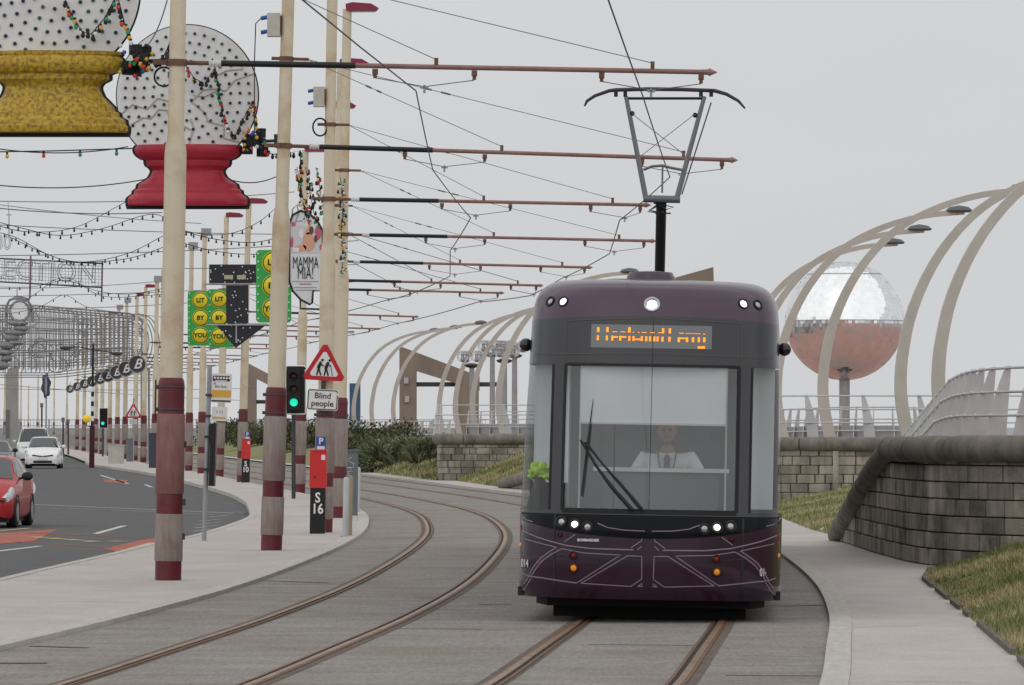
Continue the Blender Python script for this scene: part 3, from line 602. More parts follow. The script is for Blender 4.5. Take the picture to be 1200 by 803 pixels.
WT = [(.22,1.30),(.3,1.325),(1.1,1.325),(2.0,1.30),(2.6,1.275),(3.0,1.262),(3.13,1.25),(3.24,1.225),(3.31,1.19),(3.36,1.145),(3.40,1.08),(3.43,1.0),(3.45,.90)]
RT = [(.22,.10),(.32,.03),(.55,0),(.95,0),(1.07,.03),(2.0,.22),(2.6,.38),(3.0,.50),(3.15,.555),(3.26,.61),(3.34,.68),(3.39,.78),(3.42,.92),(3.44,1.15),(3.45,1.5)]
DB, NB_ = .95, 2.9
def surf(x, z, o=0.0):
    w_ = interp(WT, z); u = min(1.0, abs(x)/w_); y = interp(RT, z) + DB*(1-(1-u**NB_)**(1/NB_)); return Vector((x, y, z))
def surfn(x, z, o):
    e_ = .004; p = surf(x, z); dx = surf(x+e_, z)-surf(x-e_, z); dz = surf(x, z+e_)-surf(x, z-e_); n = dx.cross(dz).normalized()
    if n.y > 0: n = -n
    return p + n*o
CXS = [.87*k/6 for k in range(7)] + [.935, 1.0]
def cols(z, half=True):     # list of points from the centre outwards and back along the side
    w_ = interp(WT, z); sc_ = min(1, w_/1.25); out = [surf(x*sc_, z) for x in CXS]; u0 = CXS[-1]*sc_/w_
    for k in range(1, 10): u = 1-(1-u0)*(1-k/9)**2; out.append(surf(w_*u, z))
    y0 = out[-1].y
    for k in range(1, 6): out.append(Vector((w_, lerp(y0, max(6.4, y0+.1), [0,.06,.16,.4,.7,1][k]), z)))
    return out
NC = 9+9+5
def region(name, mat, ca, cb, zlo, zhi, n=6, inset=0.0, both=True, sep=False):
    made = []
    def strip(mb, sg):
        grid = []
        for r in range(n+1):
            row = []
            for c in range(ca, cb+1):
                z0 = zlo(0); 
                xr = abs(cols(1.0)[c].x)
                z = lerp(zlo(xr), zhi(xr), r/n); p = cols(z)[c].copy(); p.x *= sg
                if inset: p += Vector((-sg*inset*.5 if c > 12 else 0, inset, 0))
                row.append(p)
            grid.append(row)
        m = cb-ca+1; mb.add([p for r in grid for p in r], [(r*m+c, r*m+c+1, (r+1)*m+c+1, (r+1)*m+c) for r in range(n) for c in range(m-1)])
    if sep:
        for sg in (-1, 1): mb = MB(); strip(mb, sg); made.append(mb.build(name, mat, TR, True))
    else:
        mb = MB(); strip(mb, -1); strip(mb, 1); o = mb.build(name, mat, TR, True)
        b = bmesh.new(); b.from_mesh(o.data); bmesh.ops.remove_doubles(b, verts=b.verts, dist=.0005); bmesh.ops.recalc_face_normals(b, faces=b.faces); b.to_mesh(o.data); b.free(); made.append(o)
    for o in made:            # outside faces look away from the tram
        me = o.data; sm_ = sum(f.normal.dot(Vector((f.center.x, f.center.y-3, 0)))*f.area for f in me.polygons)
        if sm_ < 0: me.flip_normals()
    return made
k_ = lambda v: (lambda x: v)
zBnd = lambda x: .83+.07*(x/.93)**2 if x < .93 else .90+.09*min(1, (x-.93)/.4)
zCnd = lambda x: 3.06-.055*(x/1.3)**2
E = NC-1
region('front_apron', PURPD, 0, E, k_(.22), zBnd, 14)
region('lamp_panel', GLOSSB, 0, E, zBnd, k_(1.045), 4)
region('seam_strip', SEAL, 0, E, k_(1.045), k_(1.062), 1, inset=.015)
region('glazing_sill', SURR, 0, E, k_(1.062), k_(1.10), 2)
region('windscreen_pillar', SURR, 6, 8, k_(1.10), k_(2.56), 12, sep=True)
region('cab_side', PURP, 20, E, k_(1.10), k_(2.56), 8, sep=True)
region('glazing_header', SURR, 0, E, k_(2.56), zCnd, 8)
region('roof_fairing', PURP, 0, E, zCnd, k_(3.45), 18)
ws = region('windscreen', WSG, 0, 6, k_(1.10), k_(2.56), 12, inset=.012)[0]
cg = region('corner_window', CG, 8, 20, k_(1.10), k_(2.56), 12, inset=.012, sep=True)
tag(bpy.data.objects['lamp_panel'], 'gloss black panel holding the headlights'); tag(bpy.data.objects['front_apron'], 'plum apron crossed by pale pink lines')
# roof closing strip
mb = MB(); top = cols(3.45); nt_ = len(top); mb.add(top + [Vector((-p.x, p.y, p.z)) for p in top], [(i, i+1, nt_+i+1, nt_+i) for i in range(1, nt_-1)]); mb.build('roof_skin', PURP, TR)
MB().lathe([(.25,-.12),(.25,.02),(.22,.07),(.02,.085)], 20, (-.07,1.9,3.47), 1, 1.1).build('roof_pod', PURP, TR, True)
MB().lathe([(.55,-.3),(.5,-.1),(.4,0)], 20, (-.07,1.95,3.46), 1.2, 1.2).build('roof_pod_base', PURP, TR, True)
# header joints
def ribbon(name, pts, wid, mat, o=.004, parent=TR, closed=False):
    P3 = []
    if closed: pts = pts+[pts[0]]
    for (x0,z0),(x1,z1) in zip(pts, pts[1:]):
        L = math.hypot(x1-x0, z1-z0); n = max(1, int(L/.05)); P3 += [(lerp(x0,x1,k/n), lerp(z0,z1,k/n)) for k in range(n)]
    P3.append(pts[-1]); mb = MB(); vs_ = []
    for i, (x, z) in enumerate(P3):
        a, b = P3[max(0,i-1)], P3[min(len(P3)-1,i+1)]; t = Vector((b[0]-a[0], b[1]-a[1])); t = t.normalized() if t.length else Vector((1,0)); nx, nz = -t.y*wid/2, t.x*wid/2
        lim = lambda xx, zz: max(-interp(WT,zz)*.9995, min(interp(WT,zz)*.9995, xx))
        vs_ += [surfn(lim(x+nx,z+nz), z+nz, o), surfn(lim(x-nx,z-nz), z-nz, o)]
    mb.add(vs_, [(2*i,2*i+1,2*i+3,2*i+2) for i in range(len(P3)-1)]); return mb.build(name, mat, parent)
JOINT = M('panel_joint', (.018,.017,.02), rough=.6); JOINTB = M('brown_joint', (.085,.07,.065), rough=.6)
def tz(y): return H0+(YH-y)/117.5
def tx(x, y=600): return (x-757-(0)+(tz(y)-1.0)*0)/117.5
def T2(x, y):          # photo px of the tram face -> (x, z) on the untilted tram
    X_, Z_ = (x-757.5)/117.5, tz(y)-ZB; a = R(1.05); return (X_*math.cos(a)-Z_*math.sin(a), X_*math.sin(a)+Z_*math.cos(a))
sm = lambda pts: [T2(*p) for p in pts]
def mirror(p): return [(-x, z) for x, z in p]
ribbon('panel_joint', [(-.938,.24),(-.938,1.05)], .022, JOINT, .003); ribbon('panel_joint', [(.938,.24),(.938,1.05)], .022, JOINT, .003)
ribbon('panel_joint', [(-1.2,2.66),(0,2.68),(1.2,2.66)], .012, JOINTB, .003)
for sg in (-1, 1): ribbon('panel_joint', [(sg*.885,2.56),(sg*.88,3.0)], .01, JOINTB, .003)
ribbon('panel_joint', [(-.88,3.0),(0,3.04),(.88,3.0)], .01, JOINTB, .003); ribbon('panel_joint', [(0,2.56),(0,3.05)], .007, JOINT, .003)
for sg in (-1, 1): ribbon('screen_seal', [(sg*.872,1.10),(sg*.872,2.56)], .03, SEAL, .003); ribbon('screen_seal', [(sg*1.0,1.10),(sg*1.0,2.56)], .022, SEAL, .003)
ribbon('screen_seal', [(-.87,2.562),(.87,2.562)], .025, SEAL, .003); ribbon('screen_seal', [(-.87,1.098),(.87,1.098)], .05, SEAL, .003)
ribbon('panel_joint', [(0.0,1.1),(0.0,2.56)], .006, JOINT, .004)
ribbon('apron_rib', [(-.93,.645),(-.6,.615),(0,.60),(.6,.615),(.93,.645)], .016, JOINT, .003)
# pink line livery (left half drawn, mirrored to the right)
q = lambda zx, zy: T2(600+zx/5.353, 590+zy/5.353)
LN = [[(20,40),(40,85),(75,115),(120,126)], [(30,175),(150,222),(250,250),(340,272),(500,290),(760,297)], [(35,228),(150,255),(275,284)], [(325,250),(395,202)],
      [(275,284),(230,312),(170,355),(125,410),(95,465)], [(310,292),(240,330),(180,375),(140,425),(112,468)], [(310,292),(450,318),(680,330),(405,505)], [(20,420),(55,455),(95,470),(180,477),(250,487),(405,507)],
      [(405,505),(430,490)], [(430,508),(725,334),(812,338),(812,480),(742,527),(430,508)], [(95,475),(60,520),(15,528)], [(112,480),(70,545),(45,560)], [(745,285),(812,240),(812,228)], [(785,298),(812,275)],
      [(785,527),(815,508),(815,527),(785,527)], [(535,132),(600,158),(700,174),(832,180)]]
for L in LN:
    pl = [q(*p) for p in L]
    wd = .009 if L[0] not in ((30,175),(20,420)) else .012
    ribbon('pink_line', pl, wd, PINK); ribbon('pink_line', mirror(pl), wd, PINK)
for sg in (-1, 1): ribbon('plum_band', [(x*sg, z) for x, z in [q(290,288), q(150,385), q(103,470)]], .03, PURP, .002)
# lamps
LAMPON = M('lamp_lit', (1,.88,.74), emit=2.6); LAMPW = M('lamp_lit_white', (1,1,1), emit=2.6); LAMPG = M('lamp_clear', (.52,.54,.55), (.36,.37,.38), 40, .12, .6); CHROME = M('chrome', (.65,.66,.67), rough=.12, metal=1)
def lamp(px, py, r, kind, parent=TR):
    x, z = T2(px, py); c = surfn(x, z, .0); e_ = (surfn(x, z, 1)-c); rot = e_.to_track_quat('Z', 'Y').to_euler()
    o = MB().lathe([(r*1.32,-.02),(r*1.32,.010),(r*1.05,.014),(r*.86,.004),(r*.84,-.015)], 20, caps=False).build('lamp_bezel', BLACK if kind != 'big' else LAMPG, parent, True, loc=c); o.rotation_euler = rot
    m_ = {'on': LAMPON, 'white': LAMPW, 'big': LAMPW, 'grey': LAMPG, 'red': M('red_lens', (.22,.008,.01), rough=.15), 'amber': M('amber_lens', (.75,.24,.02), rough=.2, emit=.25)}[kind]
    l = MB().lathe([(r*.85,-.004),(r*.7,.006),(r*.4,.011),(.001,.013)], 20).build('lens', m_, o, True)
    if kind == 'on': MB().lathe([(r*.99,.0),(r*.97,.004),(r*.72,.011),(r*.70,.008)], 20, caps=False).build('reflector', CHROME, o)
    return o
for a in ((640,352.5,.045,'grey'),(656,353,.045,'white'),(870,356,.045,'white'),(887,357,.045,'grey'),(762,357,.062,'big')): lamp(*a)
for a in ((657,613,.045,'grey'),(673,616,.045,'on'),(688,619,.045,'grey'),(825,621,.045,'grey'),(839.5,619.5,.045,'on'),(855.5,618,.045,'grey')): lamp(*a)
for a in ((671.5,652.5,.035,'red'),(671.5,667,.04,'amber'),(839,656.5,.035,'red'),(839.5,671.5,.04,'amber')): lamp(*a)
for a in ((655.5,628.5,.02,'red'),(857,633.5,.02,'red')): lamp(*a)
for sg, py in ((-1,624), (1,631)):
    x, z = 1.30*sg, tz(py)-ZB; c = surf(x, z); MB().box(c+Vector((-sg*.012,-.002,0)),(.03,.04,.065)).build('side_marker', M('red_marker', (.5,.03,.02), rough=.3), TR)
    c = surf(x, z-.17); MB().ball(c+Vector((-sg*.01,.0,0)), .024, 10, 6).build('side_marker', MATS['amber_lens'], TR)
    c = surf(1.3*sg, .27); MB().box(c+Vector((-sg*.012,.02,-.005)),(.07,.16,.09)).build('bumper_corner', BLACK, TR)
    c = surf(1.27*sg, 2.76); o = MB().ball(c+Vector((sg*.05,-.05,0)), .068, 16, 12).build('camera_pod', M('pod_black', (.008,.008,.01), rough=.12, spec=.6), TR, True); MB().tube([c+Vector((-sg*.03,0,0)), c+Vector((sg*.04,-.04,0))], .02, 8).build('pod_stalk', BLACK, TR)
# lettering
tx_, tz_ = T2(689, 634.5); c = surfn(tx_, tz_, .006); text('maker_lettering', 'BOMBARDIER', .036, WHITE, TR, c, (R(90), 0, R(-8)), .001, sx=1.0, bold=.001)
for (px, py, rz) in ((893.5,673,62),(613,663,-62)):
    x_, z_ = T2(px, py); c = surfn(x_, z_, .008); text('fleet_number', '014', .115, WHITE, TR, c, (R(90), 0, R(rz)), .001, sx=1.0)
# destination display
DISPG = M('display_window', (.17,.18,.185), rough=.2); LED = M('amber_led', (1,.30,.03), emit=.95)
pd = [T2(691,379),T2(833,382),T2(832,412),T2(690,408)]
x0, x1, z0_, z1_ = min(p[0] for p in pd), max(p[0] for p in pd), min(p[1] for p in pd)+.012, max(p[1] for p in pd)-.012
mb = MB(); n = 12; vs_ = []
for k in range(n+1):
    x = lerp(x0, x1, k/n); vs_ += [surfn(x, z0_, .003), surfn(x, z1_, .003)]
mb.add(vs_, [(2*i,2*i+2,2*i+3,2*i+1) for i in range(n)]); dsp = mb.build('destination_display', DISPG, TR)
def led(zx0, zy0, zx1, zy1, mb):
    a, b = T2(680+zx0/7.27, 372+zy0/7.27), T2(680+zx1/7.27, 372+zy1/7.27); nn = .008
    mb.add([surfn(a[0],a[1],nn), surfn(b[0],a[1],nn), surfn(b[0],b[1],nn), surfn(a[0],b[1],nn)], [(0,1,2,3)])
mb = MB()
for x in (127,206,395): led(x,90,x+20,132,mb)
for x in (684,742): led(x,100,x+19,144,mb)
for x in (126,203,250,318,396,432,503,541,573,611,638,680,740): led(x,160+(x-126)*.022,x+17,202+(x-126)*.022,mb)
for x in (819,889,940,990,1036): led(x,178,x+19,220,mb)
for a, b, y in ((264,308,167),(332,378,167),(448,500,188),(835,885,180)): led(a,y,b,y+14,mb)
for a, b, y in ((258,300,126),(328,370,127),(388,418,129),(434,446,130),(476,492,132),(510,552,132),(580,622,134),(650,690,135),(830,872,139),(888,902,141),(908,922,141),(930,944,142),(952,966,142),(972,986,143),(994,1012,144),(1036,1054,146)): led(a,y,b,y+7,mb)
led(990,254,1052,276,mb)
mb.build('led_text', LED, dsp)['kind'] = 'stuff'
# wipers
WIP = M('wiper_black', (.012,.012,.013), rough=.5)
def wiper(pts, r, name='wiper_arm', o=.05):
    MB().tube([surfn(*T2(*p), o) for p in pts], r, 6).build(name, WIP, TR)
wiper([(752,599),(730,573),(705,545),(686,521)], [.018,.014,.011,.014]); wiper([(741,600),(716,572),(698,548),(680,518)], [.02,.02,.014,.010], 'wiper_blade', .035); wiper([(694,470),(688,520),(681,583)], [.004,.012,.009], 'wiper_blade', .02)
# cab interior
def cbox(name, c, d, mat, parent=TR, rz=0): return MB().box(c, d, rz).build(name, mat, parent)
cbox('cab_floor', (0,2.6,.50), (2.5,3.4,.06), CABW); cbox('cab_partition', (0,2.35,1.75), (2.45,.05,2.4), CABW)
cbox('cab_ceiling', (0,1.75,2.72), (2.3,1.9,.04), CABP)
for sg in (-1, 1): 
    cbox('side_lining', (sg*1.04,1.42,1.85), (.40,.03,1.46), CABP, rz=sg*R(25)); cbox('screen_frame', (sg*.735+.015,.55,1.85), (.018,.02,1.5), WHITE)
# roller blind hung behind the glass
mb = MB(); mb.add([(-.715,.43,1.985),(.745,.43,1.965),(.745,.50,2.56),(-.715,.50,2.58)], [(0,1,2,3)]); mb.add([(-.715,.445,1.985),(.745,.445,1.965),(.745,.515,2.56),(-.715,.515,2.58)], [(0,3,2,1)]); mb.build('roller_blind', BLIND, TR)
cbox('blind_bar', (.015,.425,1.975), (1.48,.03,.02), WHITE)
dsk = MB(); dsk.slab([(-.52,.80),(.70,.80),(.78,1.12),(-.60,1.12)], 1.49, 1.53); dsk.build('desk_top', M('desk_pale', (.66,.69,.70), rough=.5), TR)
MB().prism([(-.5,.6),(.68,.6),(.68,1.489),(-.5,1.489)], .84, 1.05).build('desk_body', M('desk_grey', (.15,.155,.17), rough=.6), TR)
cbox('dash_shelf', (0,.42,1.08), (1.7,.55,.03), M('dash_dark', (.02,.021,.024), rough=.6))
for x, z1 in ((-.37,2.02),): MB().tube([(x,.5,1.1),(x,.52,1.5),(x,.54,z1)], .008, 6).build('microphone_stalk', BLACK, TR); MB().ball((x,.54,z1), .02, 8, 6).build('microphone', BLACK, TR)
cbox('seat_back', (.16,1.78,1.18), (.46,.1,.55), M('seat_fabric', (.08,.08,.09))); cbox('seat_base', (.16,1.5,.98), (.5,.5,.1), MATS['seat_fabric']); cbox('seat_pedestal', (.16,1.5,.73), (.2,.2,.42), DARKM)
# driver: seated, one body mesh grown from a skeleton
def world(p): return TR.matrix_basis @ Vector(p)
TRM = Matrix.Translation(TR.location) @ TR.rotation_euler.to_matrix().to_4x4()
SKIN = M('skin', (.38,.26,.22), rough=.6); SHIRT = M('white_shirt', (.80,.81,.83), (.74,.75,.77), 6, .8, pos=False); TIE = M('grey_tie', (.10,.10,.12), (.2,.2,.22), 40, .7, pos=False); HAIR = M('grey_hair', (.20,.19,.18)); TROU = M('black_trousers', (.02,.02,.024))
DRV = empty('person', TRM @ Vector((.155,1.42,1.03)), (0,0,h_), 'driver in white short-sleeved shirt and grey tie seated behind the tram windscreen', 'person')
DRV.scale = (1.18,1.08,1.1)
def skin_mesh(name, verts, edges, radii, mat, parent, sub=2, root=0):
    me = bpy.data.meshes.new(name); me.from_pydata(verts, edges, []); o = bpy.data.objects.new(name, me); C.objects.link(o)
    sk = o.modifiers.new('skin', 'SKIN'); sk.use_smooth_shade = True
    for i, sv in enumerate(me.skin_vertices[0].data): sv.radius = (radii[i], radii[i]) if not isinstance(radii[i], tuple) else radii[i]; sv.use_root = (i == root)
    o.modifiers.new('sub', 'SUBSURF').levels = sub; o.modifiers['sub'].render_levels = sub
    dg = bpy.context.evaluated_depsgraph_get(); m2 = bpy.data.meshes.new_from_object(o.evaluated_get(dg)); bpy.data.objects.remove(o); m2.materials.clear(); m2.materials.append(mat)
    return inst(m2, name, parent)
bv = [(0,0,.10),(0,.0,.32),(0,-.02,.50),(0,-.03,.60),(0,-.04,.68),  (-.19,-.02,.535),(-.29,-.10,.33),(-.25,-.17,.27),(-.17,-.24,.33),(.19,-.02,.535),(.29,-.10,.33),(.25,-.17,.27),(.17,-.24,.33), (-.1,-.1,.06),(-.13,-.46,.08),(-.13,-.44,-.38),(.1,-.1,.06),(.13,-.46,.08),(.13,-.44,-.38)]
be = [(0,1),(1,2),(2,3),(3,4),(2,5),(5,6),(6,7),(7,8),(2,9),(9,10),(10,11),(11,12),(0,13),(13,14),(14,15),(0,16),(16,17),(17,18)]
br = [(.16,.12),(.165,.115),(.15,.10),(.062,.062),(.056,.056),.075,.055,.042,.032,.075,.055,.042,.032,.085,.07,.05,.085,.07,.05]
bd = skin_mesh('body', bv, be, br, SKIN, DRV)
sv = [(0,0,.08),(0,0,.32),(0,-.02,.50),(0,-.03,.555),(-.19,-.02,.535),(-.27,-.07,.38),(.19,-.02,.535),(.27,-.07,.38)]
skin_mesh('shirt', sv, [(0,1),(1,2),(2,3),(2,4),(4,5),(2,6),(6,7)], [(.185,.145),(.19,.14),(.175,.12),(.085,.08),.095,.08,.095,.08], SHIRT, DRV)
# trousers over the legs
skin_mesh('trousers', [bv[i] for i in (0,13,14,15,16,17,18)], [(0,1),(1,2),(2,3),(0,4),(4,5),(5,6)], [(.175,.13),.10,.085,.065,.10,.085,.065], TROU, DRV)
# head: shaped grid with eye sockets, nose, chin
def head_mesh():
    mb = MB(); n, m = 24, 18; vs_ = []
    for j in range(m+1):
        a = -math.pi/2+math.pi*j/m; zz = math.sin(a)
        for k in range(n):
            t = 2*math.pi*k/n; x = math.cos(a)*math.sin(t); y = -math.cos(a)*math.cos(t)
            X_, Y_, Z_ = x*.078, y*.098, zz*.118
            if zz < -.1: X_ *= 1+(zz+.1)*.28; Y_ *= 1+(zz+.1)*.05
            fr = max(0, -y)
            if fr > .6 and abs(x) < .22: Y_ -= .026*max(0, 1-abs(x)/.2)*max(0, 1-abs(zz+.12)/.24)          # nose
            for ex in (-.38, .38): Y_ += .016*max(0, 1-math.hypot(x-ex, (zz-.08)*1.3)/.25)*(fr > .4)          # eye sockets
            if fr > .5: Y_ -= .008*max(0, 1-math.hypot(x*.9, (zz+.52)*1.6)/.3)                                # lips
            if fr > .3: Y_ -= .012*max(0, 1-math.hypot(x, zz+.85)/.35)                                        # chin
            vs_.append((X_, Y_, Z_))
    mb.add(vs_, [(j*n+k, j*n+(k+1)%n, (j+1)*n+(k+1)%n, (j+1)*n+k) for j in range(m) for k in range(n)]); 
    for sg in (-1, 1): mb.ball((sg*.079,.012,.0), .03, 8, 6, sc=(.4,.7,1))
    return mb
hd = head_mesh().build('head', SKIN, DRV, True, loc=(0,-.055,.795))
mb = MB()
for sg in (-1, 1): mb.ball((sg*.029,-.083,.012), .011, 8, 6)
mb.build('eyes', M('eye_dark', (.05,.04,.035)), hd)
MB().box((0,-.1,-.06),(.045,.012,.007)).build('mouth', M('lip', (.34,.15,.12)), hd)
hm = MB(); hm.ball((0,.022,.03), 1, 20, 12, sc=(.083,.093,.098)); hr = hm.build('hair', HAIR, hd, True)
b = bmesh.new(); b.from_mesh(hr.data); bmesh.ops.delete(b, geom=[v for v in b.verts if v.co.y < -.045 and v.co.z < .09 or v.co.z < -.02], context='VERTS'); b.to_mesh(hr.data); b.free()
mb = MB(); mb.prism([(-.016,.575),(.016,.575),(.022,.55),(.034,.30),(0,.26),(-.034,.30),(-.022,.55)], -.165, -.152); mb.build('tie', TIE, DRV)
mb = MB()
for sg in (-1, 1): mb.add([(0,-.135,.585),(sg*.075,-.11,.60),(sg*.06,-.15,.53),(sg*.012,-.16,.56)], [(0,1,2,3)])
mb.build('collar', WHITE, DRV)
mb = MB()
for sg in (-1, 1): mb.tube([(sg*.075,-.1,.605),(sg*.075,-.165,.54),(sg*.035,-.175,.36)], .006, 5)
mb.build('lanyard', TIE, DRV); MB().box((.11,-.155,.455),(.06,.012,.016)).build('name_badge', M('badge_yellow', (.75,.55,.1)), DRV)
for sg in (-1, 1):       # hands resting on the desk edge, five curled fingers each
    hd_ = MB(); hx = sg*.165; hd_.ball((hx,-.45,.475), .04, 10, 8, sc=(1,1.1,.5))
    for f in range(4):
        fx = hx+(f-1.5)*.019; L = (.062,.07,.066,.05)[f]; hd_.tube([(fx,-.475,.478),(fx,-.475-L*.55,.484),(fx,-.475-L,.47)], [.0095,.009,.0075], 6)
    hd_.tube([(hx-sg*.035,-.445,.478),(hx-sg*.06,-.475,.482),(hx-sg*.06,-.505,.478)], [.011,.0095,.008], 6); hd_.build('hand', SKIN, DRV, True).location = (0,.18,-.13)
cbox('corner_console', (-1.06,1.2,1.22), (.36,.3,.28), BLACK)
# hi-vis vest on a dark stand in the corner
HV = empty('safety_vest', TRM @ Vector((-1.12,.74,1.1)), (0,0,h_), 'yellow-green safety vest bundled on a dark stand in the corner of the cab', 'vest')
random.seed(2); mb = MB()
for k in range(26): mb.ball((random.uniform(-.09,.10),random.uniform(-.05,.06),random.uniform(.30,.46)), random.uniform(.03,.055), 7, 5, sc=(1,.7,random.uniform(.5,1)))
mb.build('vest', M('hi_vis', (.62,.95,.04), (.45,.75,.03), 20, .6, emit=.0), HV)
MB().lathe([(.15,.0),(.13,.05),(.045,.32)], 12).build('stand', BLACK, HV)
# underframe and leading bogie
UND = M('underframe_black', (.008,.008,.009), rough=.8)
MB().slab([(-1.02,.55),(1.02,.55),(1.16,1.2),(1.16,6.2),(-1.16,6.2),(-1.16,1.2)], .13, .24).build('underframe', UND, TR); cbox('lifeguard', (0,1.0,.12), (1.95,.06,.22), UND); cbox('coupler_cover', (0,.5,.245), (.5,.3,.05), UND)
for wy in (2.2, 4.0):
    for sg in (-1, 1):
        wo = MB().tube([(sg*.66,wy,.30),(sg*.80,wy,.30)], .30, 24).build('wheel', M('wheel_steel', (.10,.09,.085), rough=.4, metal=.6), TR); MB().tube([(sg*.80,wy,.30),(sg*.82,wy,.30)], .12, 16).build('hub', DARKM, wo)
cbox('bogie_frame', (0,3.1,.3), (2.0,2.2,.16), UND)
# saloon modules following the curve
SGL = M('saloon_glass_dark', (.02,.022,.026), rough=.06, spec=.6); GANG = M('gangway_rubber', (.02,.02,.022), rough=.8)
def frame_at(s_): y = yf+s_; return Vector((Lc(y)+TS, y, ZB+.012))
PM = TRM.inverted()
prof = [(.24,1.30),(.3,1.325),(1.05,1.325),(1.0501,1.326),(2.0,1.30),(2.6,1.275),(3.0,1.25),(3.15,1.2),(3.25,1.12),(3.3,1.0)]
for a, b in ((6.4,6.5),(7.0,12.7),(13.2,18.9),(19.4,25.1),(25.6,32.0)):
    if b < 7: continue
    p, q_ = frame_at(a), frame_at(b); d = q_-p; L = d.length; Wm = Matrix.Translation(p) @ Matrix.Rotation(math.atan2(d.y,d.x)-math.pi/2, 4, 'Z') @ Matrix.Rotation(R(.6), 4, 'Y')
    def mput(mb, name, mat, par=None, sm_=False):
        o = mb.build(name, mat, par or TR, sm_)
        if not par: o.matrix_local = PM @ Wm
        return o
    for nm, lo_, hi_, mt in (('lower_panel',0,2,PURPD),('upper_panel',5,9,PURP)):
        mb = MB()
        for sg in (-1, 1): mb.add([(sg*w_, y, z) for y in (0, L) for z, w_ in [(z, w_-.05) for z, w_ in prof[lo_:hi_+1]]], [(i, i+1, i+1+hi_-lo_+1, i+hi_-lo_+1) for i in range(hi_-lo_)])
        mput(mb, nm, mt)
    mb = MB(); mb.add([(-1,0,3.3),(1,0,3.3),(1,L,3.3),(-1,L,3.3)], [(0,1,2,3)]); mput(mb, 'module_roof', M('roof_grey', (.16,.15,.16)))
    mb = MB(); mb.add([(sg*w_, y, z) for y in (0, L) for sg in (-1, 1) for z, w_ in ((.24,1.24),(3.28,.95))], [(0,1,3,2),(4,5,7,6)]); mput(mb, 'module_end', GANG)
    mb = MB(); mb.box((0,-.3,1.7),(2.2,.62,2.7)); mput(mb, 'gangway_bellows', GANG)
    mb = MB(); mb.box((0,L/2,.2),(2.2,L*.9,.16)); mb.box((0,L/2,.1),(1.9,1.9,.2)); mput(mb, 'module_underframe', UND)
    nw = 4
    for sg in (-1, 1):
        for k in range(nw):
            y0, y1 = L*k/nw+.05, L*(k+1)/nw-.05; mb = MB(); mb.add([(sg*1.272,y0,1.06),(sg*1.272,y1,1.06),(sg*1.222,y1,2.59),(sg*1.222,y0,2.59)], [(0,1,2,3)]); mput(mb, 'side_window', SGL)
        for k in range(nw+1): y = L*k/nw; mb = MB(); mb.box((sg*1.237,min(max(y,.06),L-.06),1.82),(.07,.12,1.56)); mput(mb, 'window_post', PURPD)
# pantograph over the third module
sP = 16.0; pb = frame_at(sP); PA = empty('pantograph', (0,0,0)); PA.parent = TR; PA.matrix_local = PM @ (Matrix.Translation(Vector((pb.x+.0, pb.y, 0))) @ Matrix.Rotation(h_*.2, 4, 'Z'))
PG = M('pantograph_grey', (.15,.155,.17), rough=.4, metal=.3)
s_ = F/pb.y; pz = lambda y: H0+(YH-y)/s_; pxx = lambda x: (x-XC)/s_-pb.x
mb = MB(); mb.box((pxx(774),.4,3.42),(1.1,1.4,.1)); [mb.box((pxx(774)+a,.4+c_,3.34),(.1,.1,.14)) for a in (-.5,.5) for c_ in (-.6,.6)]; mb.build('pantograph_base', PG, PA)
MB().tube([(pxx(774),1.15,3.45),(pxx(775),0,pz(238))], .068, 12).build('lower_arm', BLACK, PA, True)
MB().tube([(pxx(754),0,pz(233)),(pxx(797),0,pz(234))], .05, 10).build('knee_bar', PG, PA, True)
zt = WPTS[0].z
for a, b in ((757,734),(793,826)): MB().tube([(pxx(a),0,pz(233)),(pxx(b),.25,pz(112))], [.036,.028], 8).build('upper_arm', PG, PA, True)
MB().tube([(pxx(799),0,pz(228)),(pxx(834),.25,pz(119))], .010, 6).build('balance_rod', DARKM, PA)
MB().tube([(pxx(734),.25,pz(114)),(pxx(826),.25,pz(114))], .018, 8).build('cross_tube', BLACK, PA)
MB().tube([(pxx(x),.25,pz(y)) for x, y in ((685,123),(688,117),(697,111),(714,105),(722,104),(760,103),(800,103.5),(838,105),(852,109),(866,117),(874,126))], [.012,.02,.022,.024,.026,.026,.026,.026,.024,.02,.012], 8).build('collector_head', M('collector_dark', (.05,.035,.06), rough=.5), PA, True)
for a, b in ((741,132),(815,134)):
    MB().ball((pxx(a),.2,pz(b)), .035, 8, 6).build('damper', BLACK, PA)
for x in (722,733,822,834): MB().box((pxx(x),.25,pz(108)),(.05,.06,.09)).build('head_spring', BLACK, PA)
MB().tube([(pxx(754),.03,pz(199)),(pxx(764),.03,pz(195)),(pxx(776),.03,pz(194)),(pxx(788),.03,pz(197)),(pxx(799),.03,pz(199))], .02, 6).build('stabiliser', PG, PA); MB().tube([(pxx(776),0,pz(226)),(pxx(776.5),.03,pz(196))], .014, 6).build('spring_rod', PG, PA)
MB().tube([(pxx(741),.1,pz(133)),(pxx(803),.05,pz(182))], .005, 4).build('cross_stay', WIREG, PA); MB().tube([(pxx(815),.1,pz(133)),(pxx(752),.05,pz(182))], .005, 4).build('cross_stay', WIREG, PA)
mb = MB()
for k in range(5): a = R(70*k); mb.tube([(pxx(775)+.04*k-.1,.02,pz(238)),(pxx(775)+.18*math.cos(a)-.02,-.05,pz(243)-.05*k*.4),(pxx(775)+.05*k-.08,.02,pz(250))], .012, 5)
mb.build('shunt_cables', BLACK, PA)
